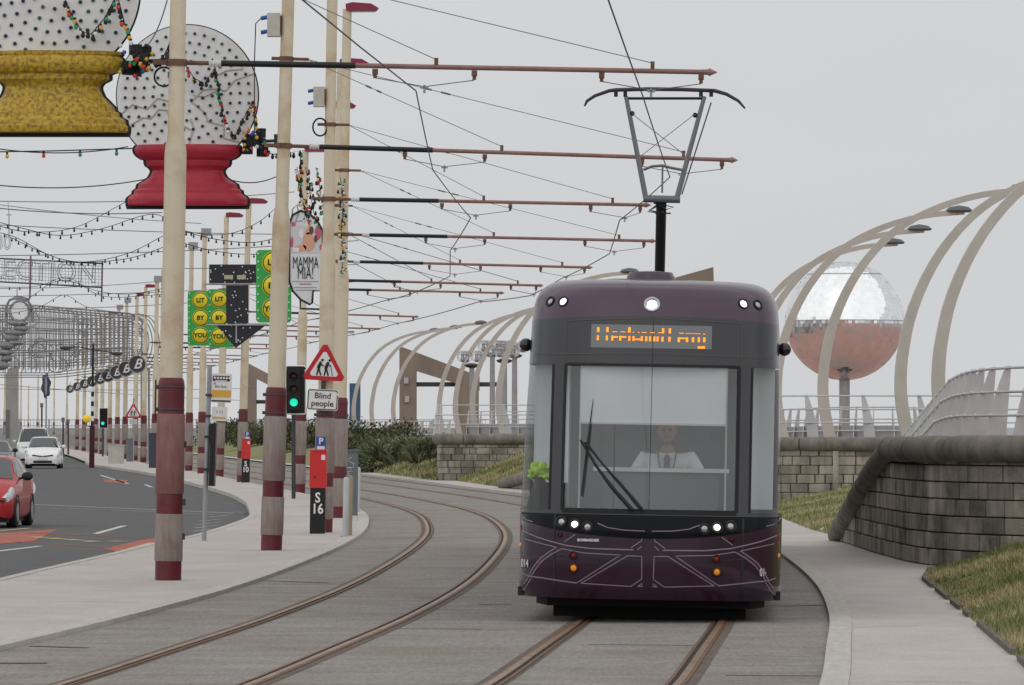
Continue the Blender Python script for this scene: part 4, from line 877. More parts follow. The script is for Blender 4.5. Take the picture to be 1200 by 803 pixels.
# ------------------------------------------------------------ illumination pieces
BULBC = [M('bulb_red', (.6,.04,.03), rough=.3), M('bulb_green', (.03,.32,.12), rough=.3), M('bulb_amber', (.75,.42,.05), rough=.3), M('bulb_blue', (.04,.12,.5), rough=.3), BLACK, OFFW]
def bulb_string(name, pts, n, label, cat, group=None, r=.03, colours=(4,4,4), wire=.008, jitter=0, parent=None, drop=.05):
    o = empty(name, pts[0], label=label, cat=cat, group=group) if parent is None else parent
    O = Vector(pts[0]) if parent is None else Vector((0,0,0)); q_ = [Vector(p)-O for p in pts]
    MB().tube(q_, wire, 4).build('cable', CABLE, o)
    mb = MB(); acc = [0]
    for a, b in zip(q_, q_[1:]): acc.append(acc[-1]+(b-a).length)
    for k in range(n):
        s_ = acc[-1]*(k+.5)/n; p = Vector([interp(list(zip(acc,[v[i] for v in q_])), s_) for i in range(3)])+Vector([random.uniform(-jitter,jitter) for _ in range(3)])
        mb.tube([p, p-Vector((0,0,drop))], r*.65, 5, 4); mb.ball(p-Vector((0,0,drop+r*.8)), r, 6, 5, random.choice(colours), (1,1,1.25))
    b_ = mb.build('bulbs', BULBC, o); b_['kind'] = 'stuff'; return o
GOLD = M('gold_marbled', (.50,.345,.03), (.22,.105,.018), 20, .4, lo=.44, hi=.62, c3=(.40,.21,.02), s3=5, w3=.6); CRIM = M('crimson_paint', (.42,.022,.045), (.32,.016,.032), 2.5, .38)
def snow_globe(X, Y, zc, label, basemat, ridge, prof):
    e = empty('snow_globe_panel', (X, Y, zc), label=label, cat='illumination panel'); r_ = 1.1
    n = 56; a0 = math.asin(-.73); ang = [a0+(math.pi-2*a0)*k/n for k in range(n+1)]
    MB().prism([(r_*math.cos(a), r_*math.sin(a)) for a in ang], 0, .13).build('globe_face', OFFW, e)
    MB().tube([(r_*math.cos(a)*1.004, .06, r_*math.sin(a)*1.004) for a in ang], .018, 6).build('rim', BLACK, e)
    mb = MB(); random.seed(int(zc*100))
    rr = .1
    while rr < r_-.03:
        m = max(4, int(2*math.pi*rr/.15))
        for k in range(m):
            a = 2*math.pi*k/m+rr*7; x, z = rr*math.cos(a), rr*math.sin(a)
            if z > -.76: mb.ball((x,-.02,z), .026, 6, 4, random.choice((0,0,0,1)))
        rr += .145
    b_ = mb.build('bulb_studs', [M('stud_navy', (.012,.018,.06), rough=.3), M('stud_green', (.02,.10,.08), rough=.3)], e); b_['kind'] = 'stuff'
    for pl in ridge: MB().tube([(x,-.008,z) for x, z in pl], .014, 5).build('ridge_line', M('ridge_grey', (.5,.46,.42)), e)
    hs = [(r, z) for r, z in prof]
    mbz = MB(); mbz.lathe(hs, 48, (0,.10,0), 1, .42); mz = mbz.build('moulded_base', basemat, e, True); mz.data.set_sharp_from_angle(angle=R(25))
    off_ = [(r+.035, z) for r, z in prof]; poly = [(r, z) for r, z in off_]+[(-r, z) for r, z in off_[::-1]]; poly[0] = (poly[0][0], poly[0][1]-.05); poly[-1] = (poly[-1][0], poly[-1][1]-.05)
    MB().prism(poly, .10, .15).build('base_backing', BLACK, e)
    return e
PRG = [(.94,-1.80),(.955,-1.78),(.955,-1.72),(.93,-1.70),(.92,-1.64),(.85,-1.60),(.84,-1.55),(.80,-1.53),(.77,-1.47),(.70,-1.40),(.64,-1.34),(.605,-1.26),(.60,-1.22),(.63,-1.18),(.69,-1.15),(.72,-1.13),(.72,-1.07),(.77,-1.05),(.82,-1.04),(.87,-1.01),(.895,-.97),(.90,-.92),(.885,-.87),(.85,-.84),(.87,-.82),(.87,-.78)]
PRR = [(.92,-1.72),(.94,-1.70),(.945,-1.62),(.92,-1.58),(.85,-1.53),(.84,-1.48),(.79,-1.45),(.77,-1.38),(.67,-1.32),(.60,-1.27),(.565,-1.21),(.56,-1.17),(.59,-1.13),(.64,-1.10),(.66,-1.05),(.66,-1.01),(.72,-.99),(.78,-.95),(.82,-.90),(.835,-.85),(.82,-.80),(.80,-.77)]
ys1, ys2 = G(197,680).y+.5, G(318,645).y+.45
g1 = snow_globe((61-600)*ys1/F, ys1, P(61,-12,ys1).z, 'snow globe panel with marbled gold base hung over the street', GOLD, [], PRG)
zz = lambda x, y: ((x/3.0875-219.5)*ys2/F, (112-y/3.0875)*ys2/F)
RDG = [[(440,410),(480,378),(532,395),(572,355),(615,368)],[(475,450),(520,425),(545,430),(575,395),(612,400)],[(690,370),(735,325),(790,320),(815,330),(850,290),(920,265)],[(700,345),(740,350),(780,330)],[(690,365),(745,410),(750,440),(810,455),(810,500),(870,515)],[(690,430),(700,460),(685,520)],[(790,270),(820,255),(880,250)],[(640,380),(640,440),(690,470)]]
g2 = snow_globe((219.5-600)*ys2/F, ys2, P(219.5,112,ys2).z, 'snow globe panel with crimson base and mountain outlines behind a pole', CRIM, [[zz(*p) for p in L] for L in RDG], PRR)
random.seed(4)
def cluster(e, cx, cz, px_, label=None):       # junction of black boxes, coil and coloured bulbs beside a panel, with its bracket to the pole
    mb = MB()
    for k in range(9): mb.box((cx+random.uniform(-.13,.13), random.uniform(-.12,.1), cz+random.uniform(-.16,.16)), (random.uniform(.05,.16),.1,random.uniform(.05,.2)), random.random())
    mb.build('terminal_box', BLACK, e)
    MB().tube([(cx-.05,0.05,cz),(px_,.05,cz+.02)], .025, 8).build('bracket', DARKM, e); MB().box((px_,-.12,cz+.02),(.24,.3,.16)).build('bracket_clamp', DARKM, e)
    mb = MB(); [mb.ball((cx+random.uniform(-.2,.25),-.14+random.uniform(-.04,.04),cz+random.uniform(-.22,.2)), .028, 6, 5, random.randrange(6)) for _ in range(22)]
    o = mb.build('spare_bulbs', BULBC, e); o['kind'] = 'stuff'
d1, d2 = ys1/F, ys2/F
cluster(g1, (160-61)*d1, (-12-72)*d1, (206-61)*d1); cluster(g2, (299-219.5)*d2, (112-166)*d2, (331-219.5)*d2)
MB().tube([((194-61)*d1+.12*math.cos(R(24*k)), -.3-.01*(k//15), (-12-92)*d1+.12*math.sin(R(24*k))) for k in range(50)], .013, 5).build('cable_coil', CABLE, g1)
for k in range(2): MB().box(((203+5*k-61)*d1,-.34,(-12-90-9*k)*d1),(.09,.08,.07)).build('socket', BLUE if not k else WHITE, g1)
# tangles of coloured bulbs hanging in front of the globes and the poles
def tang(pxs, Y, n, label, r=.028, group=None, jit=.02, cols=(0,1,2,4,4,4,4,5)):
    bulb_string('bulb_string', [P(x, y, Y) for x, y in pxs], n, label, 'bulb string', group, r=r, colours=cols, jitter=jit, wire=.007, drop=.03)
tang([(76,-2),(84,18),(97,38),(107,40),(122,22),(135,-2)], ys1-.2, 18, 'loop of coloured bulbs hanging in front of the gold-based globe')
tang([(139,0),(146,28),(152,42),(158,62),(172,76),(190,70),(197,55),(205,30),(209,20)], ys1-.25, 24, 'string of coloured bulbs draped from the gold-based globe to the pole')
tang([(218,78),(228,92),(240,98),(252,78),(262,140),(275,160),(290,130),(297,118),(302,160)], ys2-.2, 44, 'string of coloured bulbs draped across the crimson-based globe')
tang([(300,165),(315,180),(333,182),(352,176),(352,238)], ys2-.2, 22, 'short coloured bulb string hanging beside the crimson-based globe')
yb = G(379,624).y-.3
for k, (x, lb) in enumerate(((352,'leftmost tangled bunch of coloured bulbs above the leaf-shaped poster'),(362,'middle tangled bunch of coloured bulbs above the leaf-shaped poster'),(374,'tangled bunch of coloured bulbs nearest the pole with the warning triangle'))):
    tang([(x-4,196),(x,215),(x+3,235),(x+6,250),(x+9,262)], yb+8, 34, lb, jit=.07)
tang([(399,208),(402,240),(400,275),(403,300),(400,318)], G(396,607).y-.25, 60, 'dense tangle of pale bulbs tied to the pole with the maroon lantern', jit=.08, cols=(5,5,4,1,2))
# posts on the far side of the street that take the other ends of the strings
FPOST = {}
def far_post(Y, z):
    Yq = min((84, 122, 152, 168, 180, 203, 222, 240, 262, 300, 332), key=lambda v: abs(v-Y))
    if Yq not in FPOST:
        e_ = empty('illumination_post', (bay(Yq)-17.6, Yq, 0), label='cream illumination post on the far pavement of the street', cat='pole', group='illumination posts on the far pavement')
        MB().lathe([(.165,-.1),(.165,2.44),(.14,2.53)], 16).build('base_section', MAROON, e_, True); MB().lathe([(.138,2.5),(.138,5.2),(.1,5.4),(.09,10.5)], 16).build('shaft', CREAM, e_, True); MB().lathe([(.1,-.05),(.13,0),(.1,.05)], 12, (0,0,8.2)).build('clamp', RUSTC, e_); FPOST[Yq] = e_
    return Vector((bay(Yq)-17.5, Yq, z))
# festoons across the street: their spans run from the pole row to beyond the picture's left edge
FS = [([(-40,245),(0,265),(40,272),(90,266),(147,237)],150,22,'upper'),([(-40,250),(20,266),(70,276),(120,268),(180,251),(215,270),(262,275),(300,262),(330,238)],165,34,'second'),([(-30,268),(15,277),(60,300),(100,307),(150,297),(192,276)],175,26,'third'),([(10,277),(50,296),(90,307),(150,303),(205,285)],180,24,'lower'),([(205,268),(250,280),(300,284),(345,272)],165,16,'short'),([(205,282),(250,294),(300,298),(345,288)],175,16,'short lower'),([(-20,336),(40,336),(70,326),(82,326),(110,340),(150,345),(192,338)],220,24,'crested'),([(30,352),(65,330),(90,332),(125,348),(192,345)],230,18,'crossing'),([(-20,372),(40,362),(70,347),(82,348),(110,362),(192,372)],250,20,'small crested')]
for pts, d, n, nm in FS:
    dense = []
    tab = [(i, p) for i, p in enumerate(pts)]
    tx1 = list(enumerate([p[0] for p in pts])); ty1 = list(enumerate([p[1] for p in pts]))
    for k in range(6*(len(pts)-1)+1): u = k/6; dense.append(P(hermite(tx1,u), hermite(ty1,u), d+(hermite(tx1,u)-100)*.02))
    if pts[0][0] <= 0:
        fp = far_post(d, min(9.6, dense[0].z+.9)); dense = sag(fp, dense[0], .35, 8)[:-1]+dense; n = int(n*1.8)
    bulb_string('festoon', dense, n, 'festoon of dark bulbs rising to the foot of the crimson globe base' if nm == 'upper' else ('festoon with a small crest drooping onto the wire lattice' if nm == 'small crested' else 'festoon of dark bulbs sagging across the street'), 'bulb string', 'festoons across the street', r=.035, colours=(4,), wire=.012, drop=.06)
bulb_string('festoon', sag(far_post(82, 6.9), P(-30,178,82), .2, 8)[:-1]+[P(x, y, 82) for x, y in ((-30,178),(0,178),(60,177),(158,174))], 30, 'straight string of coloured bulbs below the gold-based globe', 'bulb string', r=.03, colours=(0,1,2), wire=.01)
# plain span wires
SW = [((-30,214),(172,210),85),((262,208),(330,204),85),((-30,170),(150,172),84),((-30,235),(345,225),120),((-30,241),(190,249),150),((-30,300),(420,282),190),((-30,313),(420,310),205),((-30,262),(420,275),200),((-30,348),(420,330),240),((170,55),(196,0),70),((0,362),(260,352),240),((-30,448),(300,470),330),((-30,338),(186,330),262),((-30,236),(236,262),235),((-30,455),(300,455),330)]
for a, b, d in SW:
    lead = sag(far_post(d, min(9.8, P(*a, d).z+.25)), P(*a, d), .15, 6)[:-1] if a[0] <= 0 else []
    tag(MB().tube(lead+sag(P(*a, d), P(*b, d+6), .12), .010 if d < 130 else .016, 4).build('span_wire', CABLE if d < 90 else WIREG), 'thin span wire strung across the street between the poles', 'overhead wire', 'span wires across the street')
# green panels
def rounded(x0, z0, x1, z1, r=.1, n=5):
    out = []
    for cx, cz, a in ((x1-r,z1-r,0),(x0+r,z1-r,90),(x0+r,z0+r,180),(x1-r,z0+r,270)): out += [(cx+r*math.cos(R(a+90*k/n)), cz+r*math.sin(R(a+90*k/n))) for k in range(n+1)]
    return out
DARKT = M('dark_lettering', (.02,.025,.015))
def lit_panel(x0, y0, x1, y1, d, label, cx, rr=.26):
    p = P((x0+x1)/2, (y0+y1)/2, d); wd, ht = (x1-x0)*d/F, (y1-y0)*d/F
    e = empty('illuminated_panel', p, label=label, cat='illumination panel', group=None)
    MB().prism(rounded(-wd/2,-ht/2,wd/2,ht/2,.1), 0, .25).build('panel', GREEN, e)
    mb = MB()
    for k in range(9):
        for sg in (-1, 1): mb.ball((sg*(wd/2-.06),-.02,-ht/2+.1+k*(ht-.2)/8), .028, 6, 4)
    b_ = mb.build('edge_bulbs', OFFW, e); b_['kind'] = 'stuff'
    for k, s_ in enumerate(('LIT', 'BY', 'YOU')):
        cxm = (cx-(x0+x1)/2)*d/F; cz = ht/2-(k+.5)*ht/3*.96-.03
        o = MB().lathe([(rr+.05,0),(rr+.05,.02),(rr,.022),(rr,.05),(rr*.75,.09),(.01,.11)], 24).build('disc', [YELLOW], e, True, loc=(cxm,0,cz)); o.rotation_euler = (R(90),0,0)
        MB().lathe([(rr,-.01),(rr+.03,-.01),(rr+.03,.03),(rr,.03)], 24, caps=False).build('disc_rim', DARKM, o)
        text('lettering', s_, .22, DARKT, o, (0,.0,.115), (0,0,0), .004, sx=1.0, bold=.006)
    return e
lit_panel(220,341,257,405,182,'green lit by you panel partly behind its neighbour', 235, .25); lit_panel(244,339,275,407,177,'green lit by you panel with the dark arrow in front', 257, .25); lit_panel(300,293,341,378,139,'larger green lit by you panel behind a pole', 320, .25)
dA = 173; pA = P(276,360,dA); e = empty('arrow_panel', pA, label='dark arrow-shaped panel studded with white bulbs', cat='illumination panel'); L_ = lambda x, y: ((x-276)*dA/F, (360-y)*dA/F)
ARK = M('arrow_navy', (.022,.022,.03), rough=.5)
MB().prism([L_(*p) for p in ((245,310),(302,310),(302,334),(245,334))], 0, .15).build('arrow_block', ARK, e); MB().prism([L_(*p) for p in ((265,334.3),(291,334.3),(291,379),(265,379))], .0, .15).build('arrow_stem', ARK, e); MB().prism([L_(*p) for p in ((252,379.3),(314,379.3),(276,408))], .0, .15).build('arrow_head', ARK, e)
for a, b in (((240,333),(304,333)),((242,381),(330,381)),((277,381),(277,402))): p, q_ = L_(*a), L_(*b); MB().tube([(p[0],-.05,p[1]),(q_[0],-.05,q_[1])], .03, 6).build('support_tube', STEEL, e)
random.seed(9); mb = MB()
for k in range(95):
    x, y = random.uniform(246,312), random.uniform(311,406)
    if (y < 334 and x < 302) or (265 < x < 291 and y < 380) or (y > 380 and abs(x-277) < (408-y)*1.0): p = L_(x, y); mb.ball((p[0],-.015,p[1]), .026, 6, 4)
b_ = mb.build('bulb_studs', WHITE, e); b_['kind'] = 'stuff'
for x in (268, 283): p = L_(x, 325); MB().box((p[0],-.03,p[1]),(.3,.05,.14)).build('connection_box', M('box_buff', (.45,.4,.3)), e)
# leaf-shaped theatre poster
dM = 128; pM = P(358,305,dM); e = empty('poster_panel', pM, label='leaf-shaped white theatre poster hanging between two poles', cat='poster'); L_ = lambda x, y: ((x-358)*dM/F, (305-y)*dM/F)
shape = [(339,262),(343,252),(352,247),(362,250),(372,259),(378,270),(379,300),(378,341),(367,341),(366,355),(363,357),(352,351),(343,341),(339,330)]
MB().prism([L_(*p) for p in shape], 0, .1).build('panel', M('poster_paper', (.70,.71,.73), rough=.5), e); MB().tube([(L_(*p)[0],-.01,L_(*p)[1]) for p in shape+[shape[0]]], .03, 6).build('edge', BLACK, e)
def blob(pts, mat, y=-.006, nm='print_patch'): MB().prism([L_(*p) for p in pts], y, y+.005).build(nm, mat, e)
blob([(340,260),(377,270),(377,297),(340,297)], M('print_pale', (.62,.60,.62)))
random.seed(8)
for cx, cy, rx, ry, m_ in ((344,263,3,3,'p'),(373,272,4,9,'p'),(342,284,2,7,'p'),(376,290,2,4,'p'),(362,284,7,12,'s'),(361,271,3.5,4.5,'s'),(353,291,7,4,'s'),(365,270,2.5,5,'d'),(347,293,4,3,'w'),(353,274,3,6,'w'),(370,280,2,5,'d')):
    mt = {'p': M('print_pink', (.55,.12,.2)), 's': M('print_skin', (.68,.36,.24)), 'd': M('print_dark', (.12,.07,.05)), 'w': WHITE}[m_]
    blob([(cx+rx*math.cos(R(30*k))*random.uniform(.8,1.1), cy+ry*math.sin(R(30*k))*random.uniform(.8,1.1)) for k in range(12)], mt, -.012-.003*('pswd'.index(m_)))
for s_, y, sz in (('MAMMA',308.5,.42),('MIA!',321,.42)): p = L_(359, y); text('lettering', s_, sz, BLACK, e, (p[0]-.02,-.012,p[1]), depth=.002, sx=.42 if s_ == 'MAMMA' else .5, bold=0)
for y, wd_, mt in ((330,30,STEEL),(333,14,SIGNRED),(337,26,STEEL),(340,22,STEEL)): a = L_(358-wd_/2, y); b_ = L_(358+wd_/2, y); MB().box(((a[0]+b_[0])/2,-.006,a[1]),(b_[0]-a[0],.004,.022)).build('small_print', mt, e)
p = L_(352,357); MB().tube([(p[0],.05,p[1]+.2),(p[0],.05,p[1]-.1),(P(378,362,dM).x-pM.x,.05,p[1]-.12)], .03, 6).build('hanger', DARKM, e)
MB().tube([(L_(x,y)[0],0,L_(x,y)[1]) for x, y in ((341,262),(343,245),(348,240),(350,250),(346,260),(356,258),(360,246),(366,248))], .022, 5).build('scroll_frame', STEEL, e)
# outline lettering over the street
d = 240; e = empty('mesh_banner', P(57,318,d), label='wire mesh banner with outlined capital letters strung over the street', cat='illumination panel'); w_ = d/F
OUTL = M('outline_tube', (.36,.35,.36), rough=.5); MESHM = M('mesh_grey', (.44,.44,.45), rough=.6)
text('lettering', 'ELECTION', 1.32, OUTL, e, (-.55,-.05,-.02), (R(90),R(2.2),0), outline=.022, sx=.92)
for a, b in (((-60,300),(120,309)),((-60,327),(119,337))): MB().tube([((x-57)*w_,0,(318-y)*w_) for x, y in (a, b)], .04, 6).build('frame_tube', DARKM, e)
for y_ in (300, 327): q_ = far_post(240, P(0,y_,240).z+.2)-P(57,318,240); MB().tube([q_, ((-60-57)*w_,0,(318-y_)*w_)], .016, 4).build('banner_cable', CABLE, e)
for x, y0, y1 in ((36,300,350),(120,306,354),(-60,298,345)): MB().tube([((x-57)*w_,0,(318-y0)*w_),((x-1-57)*w_,0,(318-y1)*w_)], .045, 6).build('hanger_pole', M('hanger_plum', (.16,.10,.12)), e)
mb = MB()
for k in range(46): x = -60+k*3.9; mb.tube([((x-57)*w_,0,(318-(303+(x+60)*.05))*w_),((x-57)*w_,0,(318-(327+(x+60)*.055))*w_)], .011, 4)
for k in range(7): mb.tube([((-60-57)*w_,0,(318-(303+k*4))*w_),((120-57)*w_,0,(318-(312+k*4))*w_)], .011, 4)
b_ = mb.build('mesh', MESHM, e); b_['kind'] = 'stuff'
# outlined numerals
d = 235; e = empty('outline_numerals', P(8,285,d), label='outlined numerals with a spike on top at the street edge', cat='illumination panel')
text('lettering', '30', .95, OUTL, e, (-.15,0,0), outline=.02, sx=.75); MB().tube([(.1,0,.4),(.1,0,1.3),(.05,0,1.95)], [.03,.025,.01], 6).build('spike', OUTL, e); MB().box((.1,0,1.3),(.26,.06,.04)).build('crossbar', OUTL, e)
# lattice tunnel of wire frames
d = 300; w_ = d/F; e = empty('lattice_frame', P(90,398,d), label='tangled wire lattice tunnel arching over the street', cat='illumination frame'); random.seed(21)
LAT = M('lattice_grey', (.27,.26,.265), rough=.6)
def LP(x, y, dy=0): return Vector(((x-90)*w_, dy, (398-y)*w_))
topy = lambda x: 358+max(0,-60-x)**1.5*.006+max(0,(x-40))*.085+ (max(0,x-150)**2)*.02; boty = lambda x: 437-max(0, x-60)*.12
for lay in range(3):
    mb = MB(); dy = lay*3.0
    for k in range(76): x = -245+k*5.4+lay*1.7; mb.tube([LP(x,topy(x)+lay*3,dy),LP(x+random.uniform(-1,1),boty(x)-lay*3,dy)], .028, 4)
    for k in range(7):
        mb.tube([LP(x, lerp(topy(x),boty(x),k/6)+lay*2, dy) for x in range(-245,172,12)], .03 if k else .05, 4)
    mb.build('lattice_panel', LAT, e)
mb = MB()
for k in range(46):
    cx, cy = random.uniform(-10,168), random.uniform(368,428); r_ = random.uniform(3,13); a0 = random.uniform(0,6)
    if cy-4 < topy(cx) or cy+4 > boty(cx): continue
    mb.tube([LP(cx+r_*math.cos(a0+R(24*j)), cy+r_*math.sin(a0+R(24*j))*.8, random.uniform(-.3,6)*0+(k%3)*3-.1) for j in range(random.randint(8,16))], .03, 4)
mb.build('scrollwork', LAT, e)['kind'] = 'stuff'
for k in range(6): MB().tube([LP(150+k*1.5+(16+k)*math.cos(R(90-12*j)), 400-(24+2*k)*math.sin(R(90-12*j)), k*1.2) for j in range(16)], .035, 5).build('end_hoop', LAT, e)
for x_ in (-243, 166):
    for dy in (0, 6): q_ = LP(x_,430,dy); MB().tube([(q_.x,dy,-P(90,398,300).z-.05),(q_.x,dy,q_.z)], .07, 8).build('leg', LAT, e)
for k in range(4): MB().tube([LP(-240,380+k*14,6),LP(150,372+k*12,0)], .035, 5).build('brace', LAT, e)
# silver figure with a round mirror
d = 262; w_ = d/F; e = empty('silver_figure', P(22,395,d), label='silver illumination figure with round mirror and stacked lobes beside the lattice', cat='illumination figure'); L_ = lambda x, y, yy=0: ((x-22)*w_, yy, (395-y)*w_)
SILV = M('silver_grey', (.34,.335,.34), (.17,.17,.175), 4, .6, .2)
MB().tube([L_(7,378),L_(7,360),L_(11,352),L_(20,349),L_(32,352),L_(38,360),L_(38,378)], .07, 6).build('arch', SILV, e); MB().tube([L_(23,365),L_(23,365,.1)], .42, 20).build('mirror_disc', M('mirror_pale', (.75,.76,.77), rough=.2, metal=.5), e); MB().tube([(L_(23,365)[0]+.52*math.cos(R(20*k)),-.05,L_(23,365)[2]+.52*math.sin(R(20*k))) for k in range(19)], .07, 6).build('mirror_ring', SILV, e)
MB().prism([(L_(x,y)[0],L_(x,y)[2]) for x,y in ((12,351),(20,346),(32,349),(34,354),(20,352))], -.1, .3).build('cap', SILV, e)
for x, y, a, b in ((21,379,12,3.5),(24,385,9,4),(19,390,13,4),(14,396,9,5),(17,402,11,3.5),(9,405,10,5),(4,413,13,4),(8,420,7,4),(1,428,10,6)): MB().ball(L_(x,y), 1, 16, 8, sc=(a*w_,.3,b*w_)).build('lobe', SILV, e, True)
MB().tube([L_(20,348),L_(20,338.5)], .02, 5).build('hanger', DARKM, e)
# row of round medallions
for k in range(9):
    t = k/8; px = lerp(161,82,t**.85); py = lerp(427,456,t**.8)+0; s_ = lerp(22,9.5,t**.7); d = F/s_
    d = lerp(255, 400, t); rr = lerp(10.5,4.7,t**.7)*d/F
    e = empty('letter_medallion', P(px, py, d), (0,0,R(-8)), {0: 'largest round medallion with a white letter, heading the receding row by the poles', 8: 'smallest round medallion at the far end of the receding row'}.get(k, 'round dark medallion with a white script letter in the middle of a receding row'), 'illumination panel', 'letter medallions over the street')
    o = MB().tube([(0,.08,0),(0,-.02,0)], rr, 24).build('disc', M('medallion_dark', (.05,.045,.05), rough=.5), e); MB().tube([(rr*.97*math.cos(R(20*j)),-.03,rr*.97*math.sin(R(20*j))) for j in range(19)], rr*.07, 5).build('rim', STEEL, e)
    text('lettering', 'B', rr*1.55, M('medallion_white', (.7,.7,.7)), e, (0,-.03,0), depth=.004, shear=.35, bold=.02*rr); MB().tube([(0,.08,rr*.8),(0,.12,rr*1.7)], .02, 5).build('hanger', DARKM, e)
# ------------------------------------------------------------ street furniture
def post(e, h, r=.045, mat=STEEL, z0=-.1): return MB().tube([(0,0,z0),(0,0,h)], r, 12).build('post', mat, e, True)
# bus stop
b = G(239,634); e = empty('bus_stop', b, (0,R(1.9),0), 'bus stop post with white and orange flag plate on the pavement', 'bus stop'); post(e, 2.95, .04)
f = MB().prism(rounded(.04,2.33,.38,2.82,.03), -.015, .015).build('flag', WHITE, e)
MB().prism([(.05,2.42),(.37,2.42),(.37,2.54),(.05,2.54)], -.019, -.0155).build('orange_band', M('flag_orange', (.75,.38,.05), (.65,.45,.1), 10), f); MB().prism([(.05,2.345),(.37,2.345),(.37,2.37),(.05,2.37)], -.019, -.0155).build('foot_band', BLACK, f)
mb = MB(); mb.prism(rounded(.06,2.69,.35,2.78,.02), -.019, -.0155); mb.build('bus_symbol', BLACK, f); mb = MB(); [mb.box((.095+.05*k,-.021,2.745),(.036,.003,.035)) for k in range(6)]; mb.box((.2,-.021,2.70),(.2,.003,.014)); mb.build('bus_symbol_windows', WHITE, f)
text('lettering', 'Bus Stop', .055, BLACK, f, (.2,-.017,2.60), depth=.001); text('lettering', 'B', .05, BLACK, f, (.10,-.017,2.645), depth=.001)
f2 = MB().prism(rounded(.06,2.02,.32,2.26,.02), -.012, .012).build('route_plate', WHITE, e); MB().prism([(.08,2.06),(.30,2.06),(.30,2.09),(.08,2.09)], -.016, -.0125).build('orange_band', MATS['flag_orange'], f2); text('lettering', '1 11', .07, BLACK, f2, (.19,-.014,2.17), depth=.001)
cs = MB().box((.10,.05,1.45),(.09,.5,1.05)).build('timetable_case', BLACK, e); MB().box((.149,.05,1.45),(.004,.4,.95)).build('timetable_glass', M('case_glass', (.03,.035,.04), rough=.1), cs)
for z in (1.2,1.75,2.1,2.45): MB().box((0,-.01,z),(.1,.1,.04)).build('post_clip', DARKM, e)
# traffic light heads
def traffic_light(b, hz, label, s_=1.0, lean=0):
    e = empty('traffic_light', b, (0,R(lean),0), label, 'traffic light'); post(e, hz-.2, .055, DARKM)
    MB().prism(rounded(-.27,-.70,.27,.60,.04), .0, .02).build('backing_board', BLACK, e, loc=(.06,-.08,hz)); MB().tube([(x+.06,-.085,z+hz) for x, z in rounded(-.26,-.69,.26,.59,.04)+[(.26,.5)]], .018, 4).build('white_border', WHITE, e)
    hsg = MB().box((.02,-.2,hz-.04),(.32,.22,1.08)).build('housing', BLACK, e)
    for k, (nm, mt) in enumerate((('red_lens', M('lens_dark_red', (.05,.008,.008), rough=.2)), ('amber_lens', M('lens_dark_amber', (.05,.03,.008), rough=.2)), ('green_lens', M('lens_green_lit', (.02,.8,.48), emit=.9)))):
        z = hz+.3-k*.34; MB().lathe([(.105,0),(.08,.02),(.01,.03)], 18).build(nm, mt, hsg, loc=(.02,-.312,z)).rotation_euler = (R(90),0,0)
        a = [R(-20+22*j) for j in range(11)]; v = MB(); vs_ = [(.02+.12*math.cos(t), -.31-yy, z+.12*math.sin(t)) for t in a for yy in (0, .2-.06*math.sin(t)*0)]
        v.add(vs_, [(2*i,2*i+1,2*i+3,2*i+2) for i in range(10)]).build('visor', BLACK, hsg)
    return e
bt = G(344,584.5); traffic_light(bt, H0+(500-455)/(84.5/1.92), 'traffic signal showing green between two poles near the warning triangle')
bt = G(119,535); bt.x = (120.5-600)*bt.y/F; traffic_light(bt, H0+(500-491)/(35/1.92)+.1, 'distant traffic signal showing green beside the beacon post')
# warning triangle with plate on its pole
pp = G(379,624); yb = pp.y-.26; d = yb/F
def tri_sign(X, Y, z, label, sz, tilt, words, fig=True, postbase=None):
    e = empty('warning_sign', (X, Y, z), (0, R(tilt), 0), label, 'road sign')
    if postbase is not None: MB().tube([(0,.03,-z-.1),(0,.03,sz)], .035, 8).build('post', STEEL, e)
    def tri(r_): return [(r_*math.cos(R(90+120*k)+dd), r_*math.sin(R(90+120*k)+dd)) for k in range(3) for dd in (-.10, .10)]
    pl = MB().prism(tri(sz*.62), 0, .012).build('red_triangle', SIGNRED, e); MB().prism(tri(sz*.42), -.004, -.0005).build('white_field', WHITE, pl)
    if fig:
        k = sz/.66; mb = MB()
        for ox in (-.085, .05):          # two bent walking figures, one with a stick
            mb.tube([((ox+.02)*k,-.008,.10*k),((ox-.01)*k,-.008,.02*k),((ox-.02)*k,-.008,-.03*k)], [.02*k,.034*k,.03*k], 6); mb.ball(((ox+.045)*k,-.008,.13*k), .024*k, 8, 6)
            mb.tube([((ox-.02)*k,-.008,-.03*k),((ox-.045)*k,-.008,-.15*k)], .014*k, 5); mb.tube([((ox-.01)*k,-.008,-.03*k),((ox+.03)*k,-.008,-.15*k)], .014*k, 5); mb.tube([((ox+.01)*k,-.008,.07*k),((ox+.07)*k,-.008,.02*k)], .011*k, 5)
        mb.tube([(.12*k,-.008,.02*k),(.155*k,-.008,-.15*k)], .006*k, 4); mb.build('walking_figures', BLACK, pl)
    if words:
        q_ = MB().prism(rounded(-.28,-.78,.28,-.40,.04), 0, .012).build('plate', WHITE, e); MB().tube([(x,-.003,z_) for x, z_ in rounded(-.262,-.762,.262,-.418,.035)+[(.262,-.5)]], .008, 4).build('plate_border', BLACK, q_)
        for s_, zz_ in zip(words, (-.52,-.66)): text('lettering', s_, .15, BLACK, q_, (0,-.003,zz_), depth=.001, bold=.002)
        MB().box((0,.075,-.25),(.08,.1,1.0)).build('bracket', DARKM, e)
    else: MB().prism(rounded(-.22,-.62,.22,-.34,.03), 0, .012).build('plate', M('plate_grey', (.5,.5,.5)), e)
    return e
ts = tri_sign(P(380,428,yb).x, yb, P(380,430.5,yb).z, 'red warning triangle with two bent figures over a blind people plate', .66, 3, ('Blind','people'))
for c in ts.children: pass
